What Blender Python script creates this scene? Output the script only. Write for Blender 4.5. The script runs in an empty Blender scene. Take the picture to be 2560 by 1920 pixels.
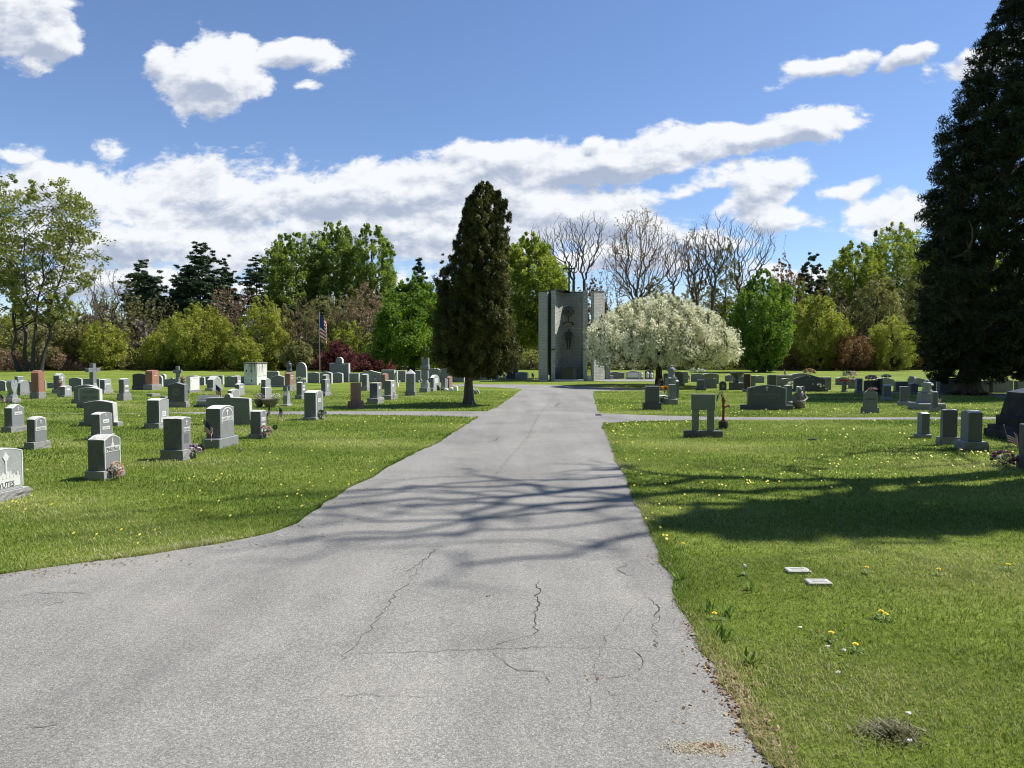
import bpy, math, random
import numpy as np
from mathutils import Vector, Matrix
random.seed(7); RNG = np.random.default_rng(7)
PI = math.pi
S = bpy.context.scene
COL = S.collection

# ------------------------------------------------------------ camera
CAMH = 1.75; FPX = 1775.0; PITCH = math.atan(73/FPX); VPX = 1456.0
cd = bpy.data.cameras.new("camera"); cam = bpy.data.objects.new("camera", cd); COL.objects.link(cam)
cd.sensor_width = 36; cd.lens = 36*FPX/2560; cd.clip_end = 3000; cd.clip_start = 0.05
cam.location = (0, 0, CAMH); cam.rotation_euler = (PI/2-PITCH, 0, 0)
S.camera = cam

# ------------------------------------------------------------ light
SUN_EL = math.radians(55.5); SUN_DIR = Vector((0.958*math.cos(SUN_EL), 0.287*math.cos(SUN_EL), math.sin(SUN_EL)))
SUN_AZ = math.atan2(SUN_DIR.x, SUN_DIR.y)      # clockwise from +Y
sl = bpy.data.lights.new("sun", 'SUN'); sl.energy = 5.0; sl.angle = math.radians(0.5); sl.color = (1, 0.95, 0.865)
so = bpy.data.objects.new("sun", sl); COL.objects.link(so)
so.rotation_euler = (-SUN_DIR).to_track_quat('-Z', 'Y').to_euler()
S.view_settings.view_transform = 'Standard'; S.view_settings.look = 'None'
S.cycles.pixel_filter_type = 'BLACKMAN_HARRIS'; S.cycles.filter_width = 1.1
S.view_settings.gamma = 1; S.view_settings.exposure = 0.52

class NT:
    def __init__(s, nt): s.nt = nt; s.n = nt.nodes; s.l = nt.links
    def new(s, t, **k):
        n = s.n.new(t)
        for a, b in k.items(): setattr(n, a, b)
        return n
    def inp(s, sock, v):
        if isinstance(v, bpy.types.NodeSocket): s.l.new(v, sock)
        elif isinstance(v, (tuple, list)):
            v = tuple(v)
            if sock.type == 'RGBA' and len(v) == 3: v += (1,)
            sock.default_value = v
        else: sock.default_value = v
    def math(s, op, a, b=0.0, c=0.0, clamp=False):
        n = s.new('ShaderNodeMath', operation=op, use_clamp=clamp)
        s.inp(n.inputs[0], a); s.inp(n.inputs[1], b); s.inp(n.inputs[2], c); return n.outputs[0]
    def mix(s, f, a, b, mode='MIX'):
        n = s.new('ShaderNodeMix', data_type='RGBA', blend_type=mode)
        s.inp(n.inputs[0], f); s.inp(n.inputs[6], a); s.inp(n.inputs[7], b); return n.outputs[2]
    def ramp(s, f, stops):
        n = s.new('ShaderNodeValToRGB'); s.inp(n.inputs[0], f); e = n.color_ramp.elements
        while len(e) < len(stops): e.new(0.5)
        for q, (p, c) in zip(e, stops):
            q.position = p; q.color = (c, c, c, 1) if isinstance(c, (int, float)) else tuple(c)+(1,)
        return n.outputs[0]
    def noise(s, vec, scale, detail=4, rough=0.55, dist=0.0):
        n = s.new('ShaderNodeTexNoise'); s.inp(n.inputs['Vector'], vec)
        n.inputs['Scale'].default_value = scale; n.inputs['Detail'].default_value = detail
        n.inputs['Roughness'].default_value = rough; n.inputs['Distortion'].default_value = dist
        return n.outputs[0]
    def mapr(s, v, a, b, c, d, smooth=False):
        n = s.new('ShaderNodeMapRange'); n.interpolation_type = 'SMOOTHSTEP' if smooth else 'LINEAR'
        s.inp(n.inputs[0], v)
        for i, q in enumerate((a, b, c, d)): s.inp(n.inputs[i+1], q)
        return n.outputs[0]

# ------------------------------------------------------------ sky: Nishita with banks of cumulus
w = bpy.data.worlds.new("World"); S.world = w; w.use_nodes = True
N = NT(w.node_tree); N.n.clear()
CL = [  # clouds: centre and half sizes in units of 1/1775 (tangent of azimuth / elevation), rotation, strength
 (40,40,150,120,0,1.1),(150,105,75,48,0,.9),
 (555,200,120,108,0,1.5),(600,115,50,40,0,.8),(740,155,135,38,3,.95),(430,145,48,50,0,.8),(765,217,30,8,0,.2),
 (2060,185,135,30,15,1.0),(2240,165,75,24,10,.75),(2440,165,130,40,22,1.0),
 (200,490,300,75,0,.75),(520,500,420,105,3,.9),(700,450,150,40,8,.6),(880,490,330,80,8,1.0),(1200,440,330,80,7,1.2),(1500,405,350,58,9,1.1),(1840,352,260,44,9,1.15),(2010,325,100,48,5,1.1),
 (1350,530,420,80,-4,1.05),(1000,590,520,75,0,.85),(450,610,560,85,0,.82),(300,700,420,50,0,.8),(800,720,500,50,0,.6),
 (1700,480,160,34,12,.6),(1890,500,130,60,22,.82),(1960,455,60,40,20,.8),(2230,530,105,72,0,1.1),(2100,470,110,20,25,.5),(1950,560,120,40,10,.6),
 (300,365,55,38,-10,.42),(1480,362,46,18,5,.75),(40,395,80,26,0,.55),(1550,640,260,50,5,.85),(1750,610,120,40,0,.6),(2000,700,200,40,0,.4)]
def cloud_group():
    g = bpy.data.node_groups.new("cloud_field", 'ShaderNodeTree')
    g.interface.new_socket("uv", in_out='INPUT', socket_type='NodeSocketVector')
    g.interface.new_socket("d", in_out='OUTPUT', socket_type='NodeSocketFloat')
    G = NT(g); gi = G.new('NodeGroupInput'); go = G.new('NodeGroupOutput'); uv = gi.outputs[0]
    wn = G.new('ShaderNodeTexNoise'); G.inp(wn.inputs['Vector'], uv); wn.inputs['Scale'].default_value = 9; wn.inputs['Detail'].default_value = 3
    sub = G.new('ShaderNodeVectorMath', operation='SUBTRACT'); G.inp(sub.inputs[0], wn.outputs[1]); sub.inputs[1].default_value = (.5, .5, .5)
    sc = G.new('ShaderNodeVectorMath', operation='SCALE'); G.inp(sc.inputs[0], sub.outputs[0]); sc.inputs[3].default_value = 0.06
    ad = G.new('ShaderNodeVectorMath', operation='ADD'); G.inp(ad.inputs[0], uv); G.inp(ad.inputs[1], sc.outputs[0])
    acc = None
    for (px, py, a, b, rot, st) in CL:
        m = G.new('ShaderNodeMapping', vector_type='TEXTURE'); G.inp(m.inputs[0], ad.outputs[0])
        m.inputs[1].default_value = ((px-1280)/FPX, (887-py)/FPX, 0); m.inputs[2].default_value = (0, 0, math.radians(rot))
        m.inputs[3].default_value = (a*1.25/FPX, b*1.25/FPX, 1)
        ln = G.new('ShaderNodeVectorMath', operation='LENGTH'); G.inp(ln.inputs[0], m.outputs[0])
        v = G.math('MULTIPLY_ADD', ln.outputs['Value'], -st, st)
        acc = v if acc is None else G.math('SMOOTH_MAX', acc, v, 0.12)
    mp = G.new('ShaderNodeMapping'); G.inp(mp.inputs[0], uv); mp.inputs[3].default_value = (1, 1.7, 1)
    n1 = G.noise(mp.outputs[0], 10, 11, 0.64, 0.15)
    v = G.math('MULTIPLY_ADD', G.math('SUBTRACT', n1, 0.485), 2.05, acc)
    G.l.new(v, go.inputs[0]); return g
CG = cloud_group()
tc = N.new('ShaderNodeTexCoord'); sp = N.new('ShaderNodeSeparateXYZ'); N.inp(sp.inputs[0], tc.outputs['Generated'])
ay = N.math('MAXIMUM', N.math('ABSOLUTE', sp.outputs[1]), 0.2)
uu = N.math('DIVIDE', sp.outputs[0], ay); vv = N.math('DIVIDE', sp.outputs[2], ay)
cb = N.new('ShaderNodeCombineXYZ'); N.inp(cb.inputs[0], uu); N.inp(cb.inputs[1], vv)
def fld(off):
    o = cb.outputs[0]
    if off:
        a = N.new('ShaderNodeVectorMath', operation='ADD'); N.inp(a.inputs[0], o); a.inputs[1].default_value = off; o = a.outputs[0]
    gn = N.new('ShaderNodeGroup'); gn.node_tree = CG; N.inp(gn.inputs[0], o); return gn.outputs[0]
d0 = fld(None); d1 = fld((0.006, 0.014, 0))
alpha = N.mapr(d0, 0.10, 0.40, 0, 1, True)
mpz = N.new('ShaderNodeMapping'); N.inp(mpz.inputs[0], cb.outputs[0]); mpz.inputs[3].default_value = (1, 1.9, 1)
puff = N.noise(mpz.outputs[0], 14, 7, .6, .6); broad = N.noise(mpz.outputs[0], 4.5, 3, .5, .3)
lit = N.math('MULTIPLY_ADD', N.math('SUBTRACT', d0, d1), 1.25, 0.52)
lit = N.math('ADD', lit, N.mapr(d0, 0.15, 1.4, 0.26, -0.22))
lit = N.math('MULTIPLY_ADD', N.math('SUBTRACT', puff, .5), 1.0, lit); lit = N.math('MULTIPLY_ADD', N.math('SUBTRACT', broad, .5), 1.3, lit)
lit = N.mapr(lit, 0.05, 0.95, 0, 1, True)
sky = N.new('ShaderNodeTexSky', sky_type='NISHITA', sun_disc=False, sun_elevation=SUN_EL, sun_rotation=SUN_AZ, altitude=200, air_density=1.0, dust_density=0.05, ozone_density=2.0)
skyc = N.mix(1.0, sky.outputs[0], (.98, 1.05, 1.22), 'MULTIPLY')
ccol = N.mix(lit, (3.6, 4.15, 5.3), (7.9, 8.05, 8.3))
front = N.mapr(sp.outputs[1], -.1, .15, 0, .97)
col = N.mix(N.math('MULTIPLY', alpha, front), skyc, ccol)
bg = N.new('ShaderNodeBackground'); N.inp(bg.inputs[0], col); bg.inputs[1].default_value = 0.085
ow = N.new('ShaderNodeOutputWorld'); N.l.new(bg.outputs[0], ow.inputs[0])

# ------------------------------------------------------------ geometry of the view: used only to turn places seen in the photo into places on the ground
FW = np.array((0, math.cos(PITCH), -math.sin(PITCH))); UP = np.array((0, math.sin(PITCH), math.cos(PITCH))); RT = np.array((1., 0, 0))
CP = np.array((0, 0, CAMH))
def gp(x, y, z=0.0):
    r = FW*FPX + RT*(x-1280) - UP*(y-960); t = (z-CAMH)/r[2]; p = CP+t*r
    return p
def prj(p):
    q = np.asarray(p, float)-CP; zz = q@FW
    return 1280+FPX*(q@RT)/zz, 960-FPX*(q@UP)/zz
def zat(p, y):
    """height above ground point p that shows at image row y"""
    k = (960-y)/FPX; q = np.array((p[0], p[1], 0.))-CP
    # (q+z*Z)@UP = k*((q+z Z)@FW)
    return (k*(q@FW)-q@UP)/(UP[2]-k*FW[2])
def at(x, dist):
    """ground point at distance dist straight ahead, shown in column x"""
    return np.array(((x-1280)/FPX*dist, dist, 0.))
TH = math.atan((VPX-1280)/FPX); UR = np.array((math.sin(TH), math.cos(TH), 0)); UPP = np.array((math.cos(TH), -math.sin(TH), 0))
def tsolve(C, d, x):
    a = x-1280; q = C-CP
    return (a*(q@FW)-FPX*(q@RT))/(FPX*(d@RT)-a*(d@FW))

# ------------------------------------------------------------ objects
def link(name, me, parent=None):
    o = bpy.data.objects.new(name, me); COL.objects.link(o)
    if parent: o.parent = parent
    return o
def tag(o, label=None, cat=None, group=None, kind=None):
    if label: o['label'] = label
    if cat: o['category'] = cat
    if group: o['group'] = group
    if kind: o['kind'] = kind
    return o
def empty(name, loc, rz=0, label=None, cat=None, group=None):
    o = bpy.data.objects.new(name, None); COL.objects.link(o); o.empty_display_size = .2
    o.location = tuple(loc); o.rotation_euler = (0, 0, rz); tag(o, label, cat, group); return o
class MB:
    def __init__(s): s.v = []; s.f = []; s.m = []
    def add(s, vs, fs, mi=0):
        b = len(s.v); s.v += [tuple(v) for v in vs]; s.f += [tuple(i+b for i in f) for f in fs]; s.m += [mi]*len(fs); return s
    def box(s, x0, x1, y0, y1, z0, z1, bv=0.0, mi=0, tx=0.0, ty=0.0):
        """box, optional chamfer on top and vertical edges, optional taper at the top"""
        b = min(bv, (x1-x0)*.3, (y1-y0)*.3, (z1-z0)*.3)
        def ring(z, i, tx=0, ty=0, c=b):
            X0, X1, Y0, Y1 = x0+i+tx, x1-i-tx, y0+i+ty, y1-i-ty
            if b == 0: return [(X0, Y0, z), (X1, Y0, z), (X1, Y1, z), (X0, Y1, z)]
            return [(X0+c, Y0, z), (X1-c, Y0, z), (X1, Y0+c, z), (X1, Y1-c, z), (X1-c, Y1, z), (X0+c, Y1, z), (X0, Y1-c, z), (X0, Y0+c, z)]
        rs = [ring(z0, 0)]+([ring(z1-b, 0, tx, ty), ring(z1, b, tx, ty)] if b > 0 else [ring(z1, 0, tx, ty)])
        n = len(rs[0]); vs = sum(rs, []); fs = [tuple(range(n))[::-1], tuple(range(n*(len(rs)-1), n*len(rs)))]
        for k in range(len(rs)-1):
            for i in range(n): j = (i+1) % n; fs.append((k*n+i, k*n+j, (k+1)*n+j, (k+1)*n+i))
        return s.add(vs, fs, mi)
    def tube(s, pts, rad, n=6, mi=0, caps=True):
        pts = [np.array(p, float) for p in pts]; vs = []; fs = []
        if not hasattr(rad, '__len__'): rad = [rad]*len(pts)
        for i, p in enumerate(pts):
            t = pts[min(i+1, len(pts)-1)]-pts[max(i-1, 0)]; t = t/(np.linalg.norm(t)+1e-9)
            a = np.array((0, 0, 1.)) if abs(t[2]) < .9 else np.array((1., 0, 0))
            u = np.cross(t, a); u /= np.linalg.norm(u); v = np.cross(t, u)
            for k in range(n): an = 2*PI*k/n; vs.append(tuple(p+rad[i]*(math.cos(an)*u+math.sin(an)*v)))
        for i in range(len(pts)-1):
            for k in range(n): j = (k+1) % n; fs.append((i*n+k, i*n+j, (i+1)*n+j, (i+1)*n+k))
        if caps: fs += [tuple(range(n)), tuple(range((len(pts)-1)*n, len(pts)*n))[::-1]]
        return s.add(vs, fs, mi)
    def lathe(s, prof, c=(0, 0, 0), n=16, mi=0):
        vs = []; fs = []
        for (r, z) in prof:
            for k in range(n): an = 2*PI*k/n; vs.append((c[0]+r*math.cos(an), c[1]+r*math.sin(an), c[2]+z))
        for i in range(len(prof)-1):
            for k in range(n): j = (k+1) % n; fs.append((i*n+k, i*n+j, (i+1)*n+j, (i+1)*n+k))
        fs += [tuple(range(n))[::-1], tuple(range((len(prof)-1)*n, len(prof)*n))]
        return s.add(vs, fs, mi)
    def prism(s, poly, y0, y1, mi=0):
        """poly in x,z extruded from y0 (front) to y1"""
        n = len(poly); vs = [(x, y0, z) for x, z in poly]+[(x, y1, z) for x, z in poly]
        fs = [tuple(range(n)), tuple(range(n, 2*n))[::-1]]+[(i, i+n, (i+1) % n+n, (i+1) % n) for i in range(n)]
        return s.add(vs, fs, mi)
    def blob(s, c, r, seed=0, mi=0, n=8, jit=.2):
        rr = random.Random(seed); vs = []; fs = []; R = (r, r, r) if not hasattr(r, '__len__') else r
        rows = n//2+1
        for i in range(rows):
            ph = PI*i/(rows-1)
            for k in range(n):
                an = 2*PI*k/n; q = 1+rr.uniform(-jit, jit) if 0 < i < rows-1 else 1
                vs.append((c[0]+R[0]*q*math.sin(ph)*math.cos(an), c[1]+R[1]*q*math.sin(ph)*math.sin(an), c[2]+R[2]*q*math.cos(ph)))
        for i in range(rows-1):
            for k in range(n): j = (k+1) % n; fs.append((i*n+k, (i+1)*n+k, (i+1)*n+j, i*n+j))
        return s.add(vs, fs, mi)
    def build(s, name, mats, parent=None, smooth=False, loc=None, rz=0):
        me = bpy.data.meshes.new(name); me.from_pydata(s.v, [], s.f); me.update()
        if not isinstance(mats, (list, tuple)): mats = [mats]
        for m in mats: me.materials.append(m)
        if len(mats) > 1: me.polygons.foreach_set('material_index', s.m)
        if smooth: me.polygons.foreach_set('use_smooth', [True]*len(s.f))
        o = link(name, me, parent)
        if loc is not None: o.location = tuple(loc); o.rotation_euler = (0, 0, rz)
        return o
def quad_mesh(name, V, rnd, mat, parent=None, k=4):
    """V: (n,k,3) corner array -> one mesh of n faces with a face attribute rnd"""
    n = len(V); me = bpy.data.meshes.new(name)
    me.vertices.add(n*k); me.vertices.foreach_set('co', V.astype(np.float32).ravel())
    me.loops.add(n*k); me.loops.foreach_set('vertex_index', np.arange(n*k, dtype=np.int32))
    me.polygons.add(n); me.polygons.foreach_set('loop_start', np.arange(0, n*k, k, dtype=np.int32))
    a = me.attributes.new('rnd', 'FLOAT', 'FACE'); a.data.foreach_set('value', np.asarray(rnd, np.float32))
    me.update(calc_edges=True); me.materials.append(mat); return link(name, me, parent)

# ------------------------------------------------------------ materials
def newmat(name):
    m = bpy.data.materials.new(name); m.use_nodes = True; G = NT(m.node_tree); b = G.n['Principled BSDF']; return m, G, b
def stone(name, c, rough=.6, speck=.35, stain=.4, stainc=(.16, .15, .11), spec=.35, bump=.25, bscale=60):
    m, G, b = newmat(name); tc = G.new('ShaderNodeTexCoord').outputs['Object']
    oi = G.new('ShaderNodeObjectInfo'); ad = G.new('ShaderNodeVectorMath', operation='ADD'); G.inp(ad.inputs[0], tc)
    cx = G.new('ShaderNodeCombineXYZ'); G.inp(cx.inputs[0], G.math('MULTIPLY', oi.outputs['Random'], 37.)); G.inp(ad.inputs[1], cx.outputs[0]); v = ad.outputs[0]
    n1 = G.noise(v, 110, 2, .7); n2 = G.noise(v, 2.6, 6, .6); n3 = G.noise(v, 9, 5, .65)
    k = G.mapr(n1, .3, .7, 1-speck, 1+speck)
    c1 = G.mix(1, c, k, 'MULTIPLY')
    c2 = G.mix(G.mapr(n2, .45, .75, 0, stain), c1, stainc)
    c3 = G.mix(G.mapr(n3, .35, .7, .0, .22), c2, tuple(q*1.35 for q in c))
    var = G.mapr(oi.outputs['Random'], 0, 1, .86, 1.12)
    c4 = G.mix(1, c3, var, 'MULTIPLY')
    G.inp(b.inputs['Base Color'], c4); b.inputs['Roughness'].default_value = rough; b.inputs['Specular IOR Level'].default_value = spec
    bp = G.new('ShaderNodeBump'); bp.inputs['Strength'].default_value = bump; bp.inputs['Distance'].default_value = .01
    G.inp(bp.inputs['Height'], G.noise(v, bscale, 4, .65)); G.l.new(bp.outputs[0], b.inputs['Normal']); return m
def plain(name, c, rough=.6, metal=0, var=.15, scale=12, bump=0):
    m, G, b = newmat(name); tc = G.new('ShaderNodeTexCoord').outputs['Object']; n = G.noise(tc, scale, 4, .6)
    G.inp(b.inputs['Base Color'], G.mix(1, c, G.mapr(n, .3, .7, 1-var, 1+var), 'MULTIPLY'))
    b.inputs['Roughness'].default_value = rough; b.inputs['Metallic'].default_value = metal
    if bump:
        bp = G.new('ShaderNodeBump'); bp.inputs['Strength'].default_value = bump; bp.inputs['Distance'].default_value = .01
        G.inp(bp.inputs['Height'], n); G.l.new(bp.outputs[0], b.inputs['Normal'])
    return m
def leafmat(name, stops, trans=.35, rough=.55, big=None):
    m, G, b = newmat(name); at_ = G.new('ShaderNodeAttribute', attribute_name='rnd')
    c = G.ramp(at_.outputs['Fac'], stops)
    b.inputs['Roughness'].default_value = rough; b.inputs['Specular IOR Level'].default_value = .25
    G.inp(b.inputs['Base Color'], c)
    t = G.new('ShaderNodeBsdfTranslucent'); G.inp(t.inputs[0], c if name == 'blossom' else G.mix(1, c, (1.25, 1.3, .7), 'MULTIPLY'))
    mx = G.new('ShaderNodeMixShader'); mx.inputs[0].default_value = trans
    G.l.new(b.outputs[0], mx.inputs[1]); G.l.new(t.outputs[0], mx.inputs[2]); G.l.new(mx.outputs[0], G.n['Material Output'].inputs[0]); return m
def bark(name, c, scale=14):
    m, G, b = newmat(name); tc = G.new('ShaderNodeTexCoord').outputs['Object']
    mp = G.new('ShaderNodeMapping'); G.inp(mp.inputs[0], tc); mp.inputs[3].default_value = (1, 1, .22)
    n = G.noise(mp.outputs[0], scale, 6, .7)
    G.inp(b.inputs['Base Color'], G.ramp(n, [(.3, tuple(q*.45 for q in c)), (.55, c), (.75, tuple(q*1.5 for q in c))])); b.inputs['Roughness'].default_value = .9
    bp = G.new('ShaderNodeBump'); bp.inputs['Strength'].default_value = .8; bp.inputs['Distance'].default_value = .03
    G.inp(bp.inputs['Height'], n); G.l.new(bp.outputs[0], b.inputs['Normal']); return m
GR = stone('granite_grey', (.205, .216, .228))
RIMG = stone('granite_sawn', (.145, .155, .168), rough=.8)  # side rims: shade painted in, darker than the grey and pale faces
RTOP = stone('base_top', (.52, .52, .49), rough=.9)  # base tops: sunlight painted in as a paler copy of the rough granite
RIMF = stone('granite_edge', (.56, .57, .54), rough=.8)  # unpolished edges and tops, paler still with sunlight painted in
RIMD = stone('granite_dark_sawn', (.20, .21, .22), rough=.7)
GL = stone('granite_pale', (.30, .313, .318), stain=.25)
GW = stone('marble_white', (.66, .66, .62), stain=.35, stainc=(.3, .29, .24))
GD = stone('granite_dark', (.095, .104, .118), rough=.4, stain=.15)
GB = stone('granite_black', (.045, .045, .05), rough=.3, stain=.1, spec=.5)
GRED = stone('granite_red', (.33, .16, .115), stain=.2, stainc=(.14, .08, .07))
GBR = stone('granite_brown', (.26, .16, .13), stain=.2)
RK = stone('granite_rough', (.26, .26, .255), rough=.85, stain=.55, stainc=(.2, .17, .12), bump=1.0, bscale=22)
FROST = stone('granite_frosted', (.62, .63, .61), speck=.15, stain=.15)
INK = plain('engraving_dark', (.10, .10, .10), .8)
DIRT = plain('engraving_grey', (.25, .26, .26), .8)
# ------------------------------------------------------------ lawn, roads
def pts(L, z=0): return [tuple(gp(x, y, 0)[:2])+(z,) for x, y in L]
LAWN_STOPS = [(.25, (.040, .070, .012)), (.45, (.066, .115, .018)), (.6, (.098, .150, .030)), (.8, (.150, .185, .060))]
def lawn_colour(G, v):
    """mottled lawn: shared by the ground and the blades (world position)"""
    mp = G.new('ShaderNodeMapping'); G.inp(mp.inputs[0], v); mp.inputs[2].default_value = (0, 0, -.1); mp.inputs[3].default_value = (.55, 1.2, 1)
    n1 = G.noise(mp.outputs[0], .55, 5, .6, .4); n2 = G.noise(v, .09, 3, .5); n3 = G.noise(v, 3.2, 4, .6)
    s = G.math('ADD', G.math('MULTIPLY', n1, .55), G.math('MULTIPLY', n2, .25)); s = G.math('ADD', s, G.math('MULTIPLY', n3, .28))
    return G.mapr(s, .36, .74, 0, 1)
m, G, b = newmat("lawn"); LAWN = m
geo = G.new('ShaderNodeNewGeometry').outputs['Position']
f = lawn_colour(G, geo); fine = G.noise(geo, 38, 5, .75); mid = G.noise(geo, 9, 3, .7)
c = G.ramp(f, [(.1, (.092, .140, .016)), (.45, (.165, .222, .029)), (.8, (.245, .288, .062)), (1, (.30, .31, .12))])
c = G.mix(1, c, G.mapr(fine, .3, .7, .35, 1.6), 'MULTIPLY'); c = G.mix(1, c, G.mapr(mid, .3, .7, .72, 1.25), 'MULTIPLY')
G.inp(b.inputs['Base Color'], c); b.inputs['Roughness'].default_value = .85; b.inputs['Specular IOR Level'].default_value = .15
wv = G.new('ShaderNodeTexWave'); G.inp(wv.inputs['Vector'], geo); wv.bands_direction = 'Y'; wv.inputs['Scale'].default_value = .17; wv.inputs['Distortion'].default_value = 2.2; wv.inputs['Detail'].default_value = 2
c = G.mix(1, c, G.mapr(wv.outputs[1], 0, 1, .84, 1.12), 'MULTIPLY'); G.inp(b.inputs['Base Color'], c)
bp = G.new('ShaderNodeBump'); bp.inputs['Strength'].default_value = .9; bp.inputs['Distance'].default_value = .05
G.inp(bp.inputs['Height'], G.math('ADD', fine, G.math('MULTIPLY', mid, 1.2))); G.l.new(bp.outputs[0], b.inputs['Normal'])
g = MB(); g.add([(-900, -300, 0), (900, -300, 0), (900, 1500, 0), (-900, 1500, 0)], [(0, 1, 2, 3)])
tag(g.build('lawn', LAWN), kind='structure')

m, G, b = newmat("asphalt"); ASPH = m
geo = G.new('ShaderNodeNewGeometry').outputs['Position']
vo = G.new('ShaderNodeTexVoronoi'); G.inp(vo.inputs['Vector'], geo); vo.inputs['Scale'].default_value = 125
sp_ = G.new('ShaderNodeSeparateColor'); G.inp(sp_.inputs[0], vo.outputs['Color'])
n1 = G.noise(geo, 150, 2, .6); n2 = G.noise(geo, .55, 5, .6, .5); n3 = G.noise(geo, 2.7, 5, .7)
mp = G.new('ShaderNodeMapping'); G.inp(mp.inputs[0], geo); mp.inputs[3].default_value = (1.6, .14, 1); n4 = G.noise(mp.outputs[0], .9, 4, .6)
c = G.ramp(sp_.outputs[0], [(0, (.172, .168, .158)), (.35, (.230, .225, .211)), (.7, (.277, .270, .253)), (1, (.37, .36, .335))])
c = G.mix(1, c, G.mapr(n1, .3, .7, .78, 1.22), 'MULTIPLY')
c = G.mix(1, c, G.mapr(n2, .3, .7, .78, 1.16), 'MULTIPLY'); c = G.mix(1, c, G.mapr(n4, .35, .65, .86, 1.10), 'MULTIPLY')
c = G.mix(G.mapr(n3, .56, .72, 0, .28), c, (.13, .13, .135)); c = G.mix(G.mapr(n2, .5, .7, 0, .35), c, (.27, .25, .22))
G.inp(b.inputs['Base Color'], c); b.inputs['Roughness'].default_value = .82; b.inputs['Specular IOR Level'].default_value = .3
bp = G.new('ShaderNodeBump'); bp.inputs['Strength'].default_value = .75; bp.inputs['Distance'].default_value = .006
G.inp(bp.inputs['Height'], G.math('ADD', sp_.outputs[1], n1)); G.l.new(bp.outputs[0], b.inputs['Normal'])

LEFT = [(-900, 1540), (-300, 1478), (0, 1437), (82, 1427), (240, 1406), (354, 1390), (544, 1361), (671, 1336), (740, 1311), (816, 1257), (870, 1222), (927, 1197), (966, 1169), (1030, 1138), (1100, 1105), (1150, 1072), (1195, 1044)]
LEFT2 = [(1217, 1029), (1241, 1019), (1270, 1000), (1306, 973)]
RIGHT2 = [(1485, 978), (1482, 988), (1486, 1003), (1490, 1015), (1496, 1031)]
RIGHT = [(1509.5, 1060), (1507, 1072), (1523, 1104), (1539, 1157), (1560, 1192), (1580, 1238), (1607, 1304), (1637, 1356), (1652, 1408), (1682, 1446), (1701, 1524), (1723, 1569), (1753, 1636), (1783, 1666), (1794, 1711), (1835, 1767), (1858, 1823), (1906, 1883), (1935, 1925)]
def jag(L, amp=.03, step=.25):
    P = [np.array(gp(x, y)[:2]) for x, y in L]; out = []; rr = random.Random(3)
    for a, b_ in zip(P[:-1], P[1:]):
        n = max(1, int(np.linalg.norm(b_-a)/step))
        for i in range(n): out.append(tuple(a+(b_-a)*i/n+np.array((rr.uniform(-amp, amp), rr.uniform(-amp, amp)))))
    out.append(tuple(P[-1])); return out
last = gp(1935, 1925)[:2]
main = jag(LEFT)+[tuple(gp(1217, 1029)[:2])]+jag(LEFT2)[1:]+[tuple(gp(x, y)[:2]) for x, y in ((1246, 969), (1181, 966.5), (1120, 965.5), (1120, 961.5), (1189, 961), (1366, 962), (1507, 968), (1610, 971.5), (1665, 973), (1665, 976), (1610, 975.6))]+jag(RIGHT2)+[tuple(gp(x, y)[:2]) for x, y in ((1507, 1034), (1615, 1038.5), (1700, 1040.5), (1800, 1043.5), (2130, 1044.8), (2560, 1042.5), (2700, 1042), (2700, 1048.5), (2560, 1049), (2130, 1050), (1800, 1050.5), (1700, 1051.5), (1575, 1054))]+jag(RIGHT)+[(1.62, 2.6), (1.75, 1.9), (2.1, 1.2), (2.8, .4), (3.6, -3), (-14, -3), (-14, 3.2)]
left_road = [tuple(gp(x, y)[:2]) for x, y in ((1217.5, 1028.8), (860, 1028.5), (700, 1029), (560, 1030), (430, 1031), (430, 1033.5), (560, 1036), (700, 1036.8), (860, 1036.5), (1100, 1040), (1195.5, 1044.2))]
ROADS = [main, left_road]
def flat(name, poly, mat, z, **k):
    mb_ = MB(); mb_.add([(p[0], p[1], z) for p in poly], [tuple(range(len(poly)))]); o = mb_.build(name, mat)
    import bmesh
    bm = bmesh.new(); bm.from_mesh(o.data); bmesh.ops.triangulate(bm, faces=bm.faces[:], ngon_method='EAR_CLIP')
    for f_ in bm.faces:
        if f_.normal.z < 0: f_.normal_flip()
    bm.to_mesh(o.data); bm.free(); return o
road = tag(flat('road', main, ASPH, .008), kind='structure')
tag(flat('side_road', left_road, ASPH, .004), kind='structure')
R3 = [tuple(gp(x, y)[:2]) for x, y in ((1500, 948.7), (1700, 948.2), (1700, 952.5), (1640, 953.7), (1500, 953.5))]
R4 = [tuple(gp(x, y)[:2]) for x, y in ((2200, 980.5), (2320, 981), (2445, 982.5), (2541, 985.5), (2700, 992), (2700, 1035), (2620, 1022), (2541, 1001), (2445, 987), (2320, 984.5), (2200, 983.5))]
ROADS += [R3, R4]
tag(flat('back_road', R3, ASPH, .008), kind='structure'); tag(flat('curved_road', R4, ASPH, .008), kind='structure')
R5 = [tuple(gp(x, y)[:2]) for x, y in ((0, 1033.5), (300, 1033), (430, 1032), (430, 1034.2), (300, 1035.4), (0, 1036.5))]
tag(flat('worn_track', R5, plain('worn_ground', (.17, .165, .09), .9, var=.5, scale=3), .004), kind='structure')

def inpoly(P, poly):
    x, y = P[:, 0], P[:, 1]; n = len(poly); r = np.zeros(len(P), bool); j = n-1
    for i in range(n):
        xi, yi = poly[i][:2]; xj, yj = poly[j][:2]
        c_ = ((yi > y) != (yj > y)) & (x < (xj-xi)*(y-yi)/((yj-yi) if yj != yi else 1e-9)+xi); r ^= c_; j = i
    return r
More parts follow.
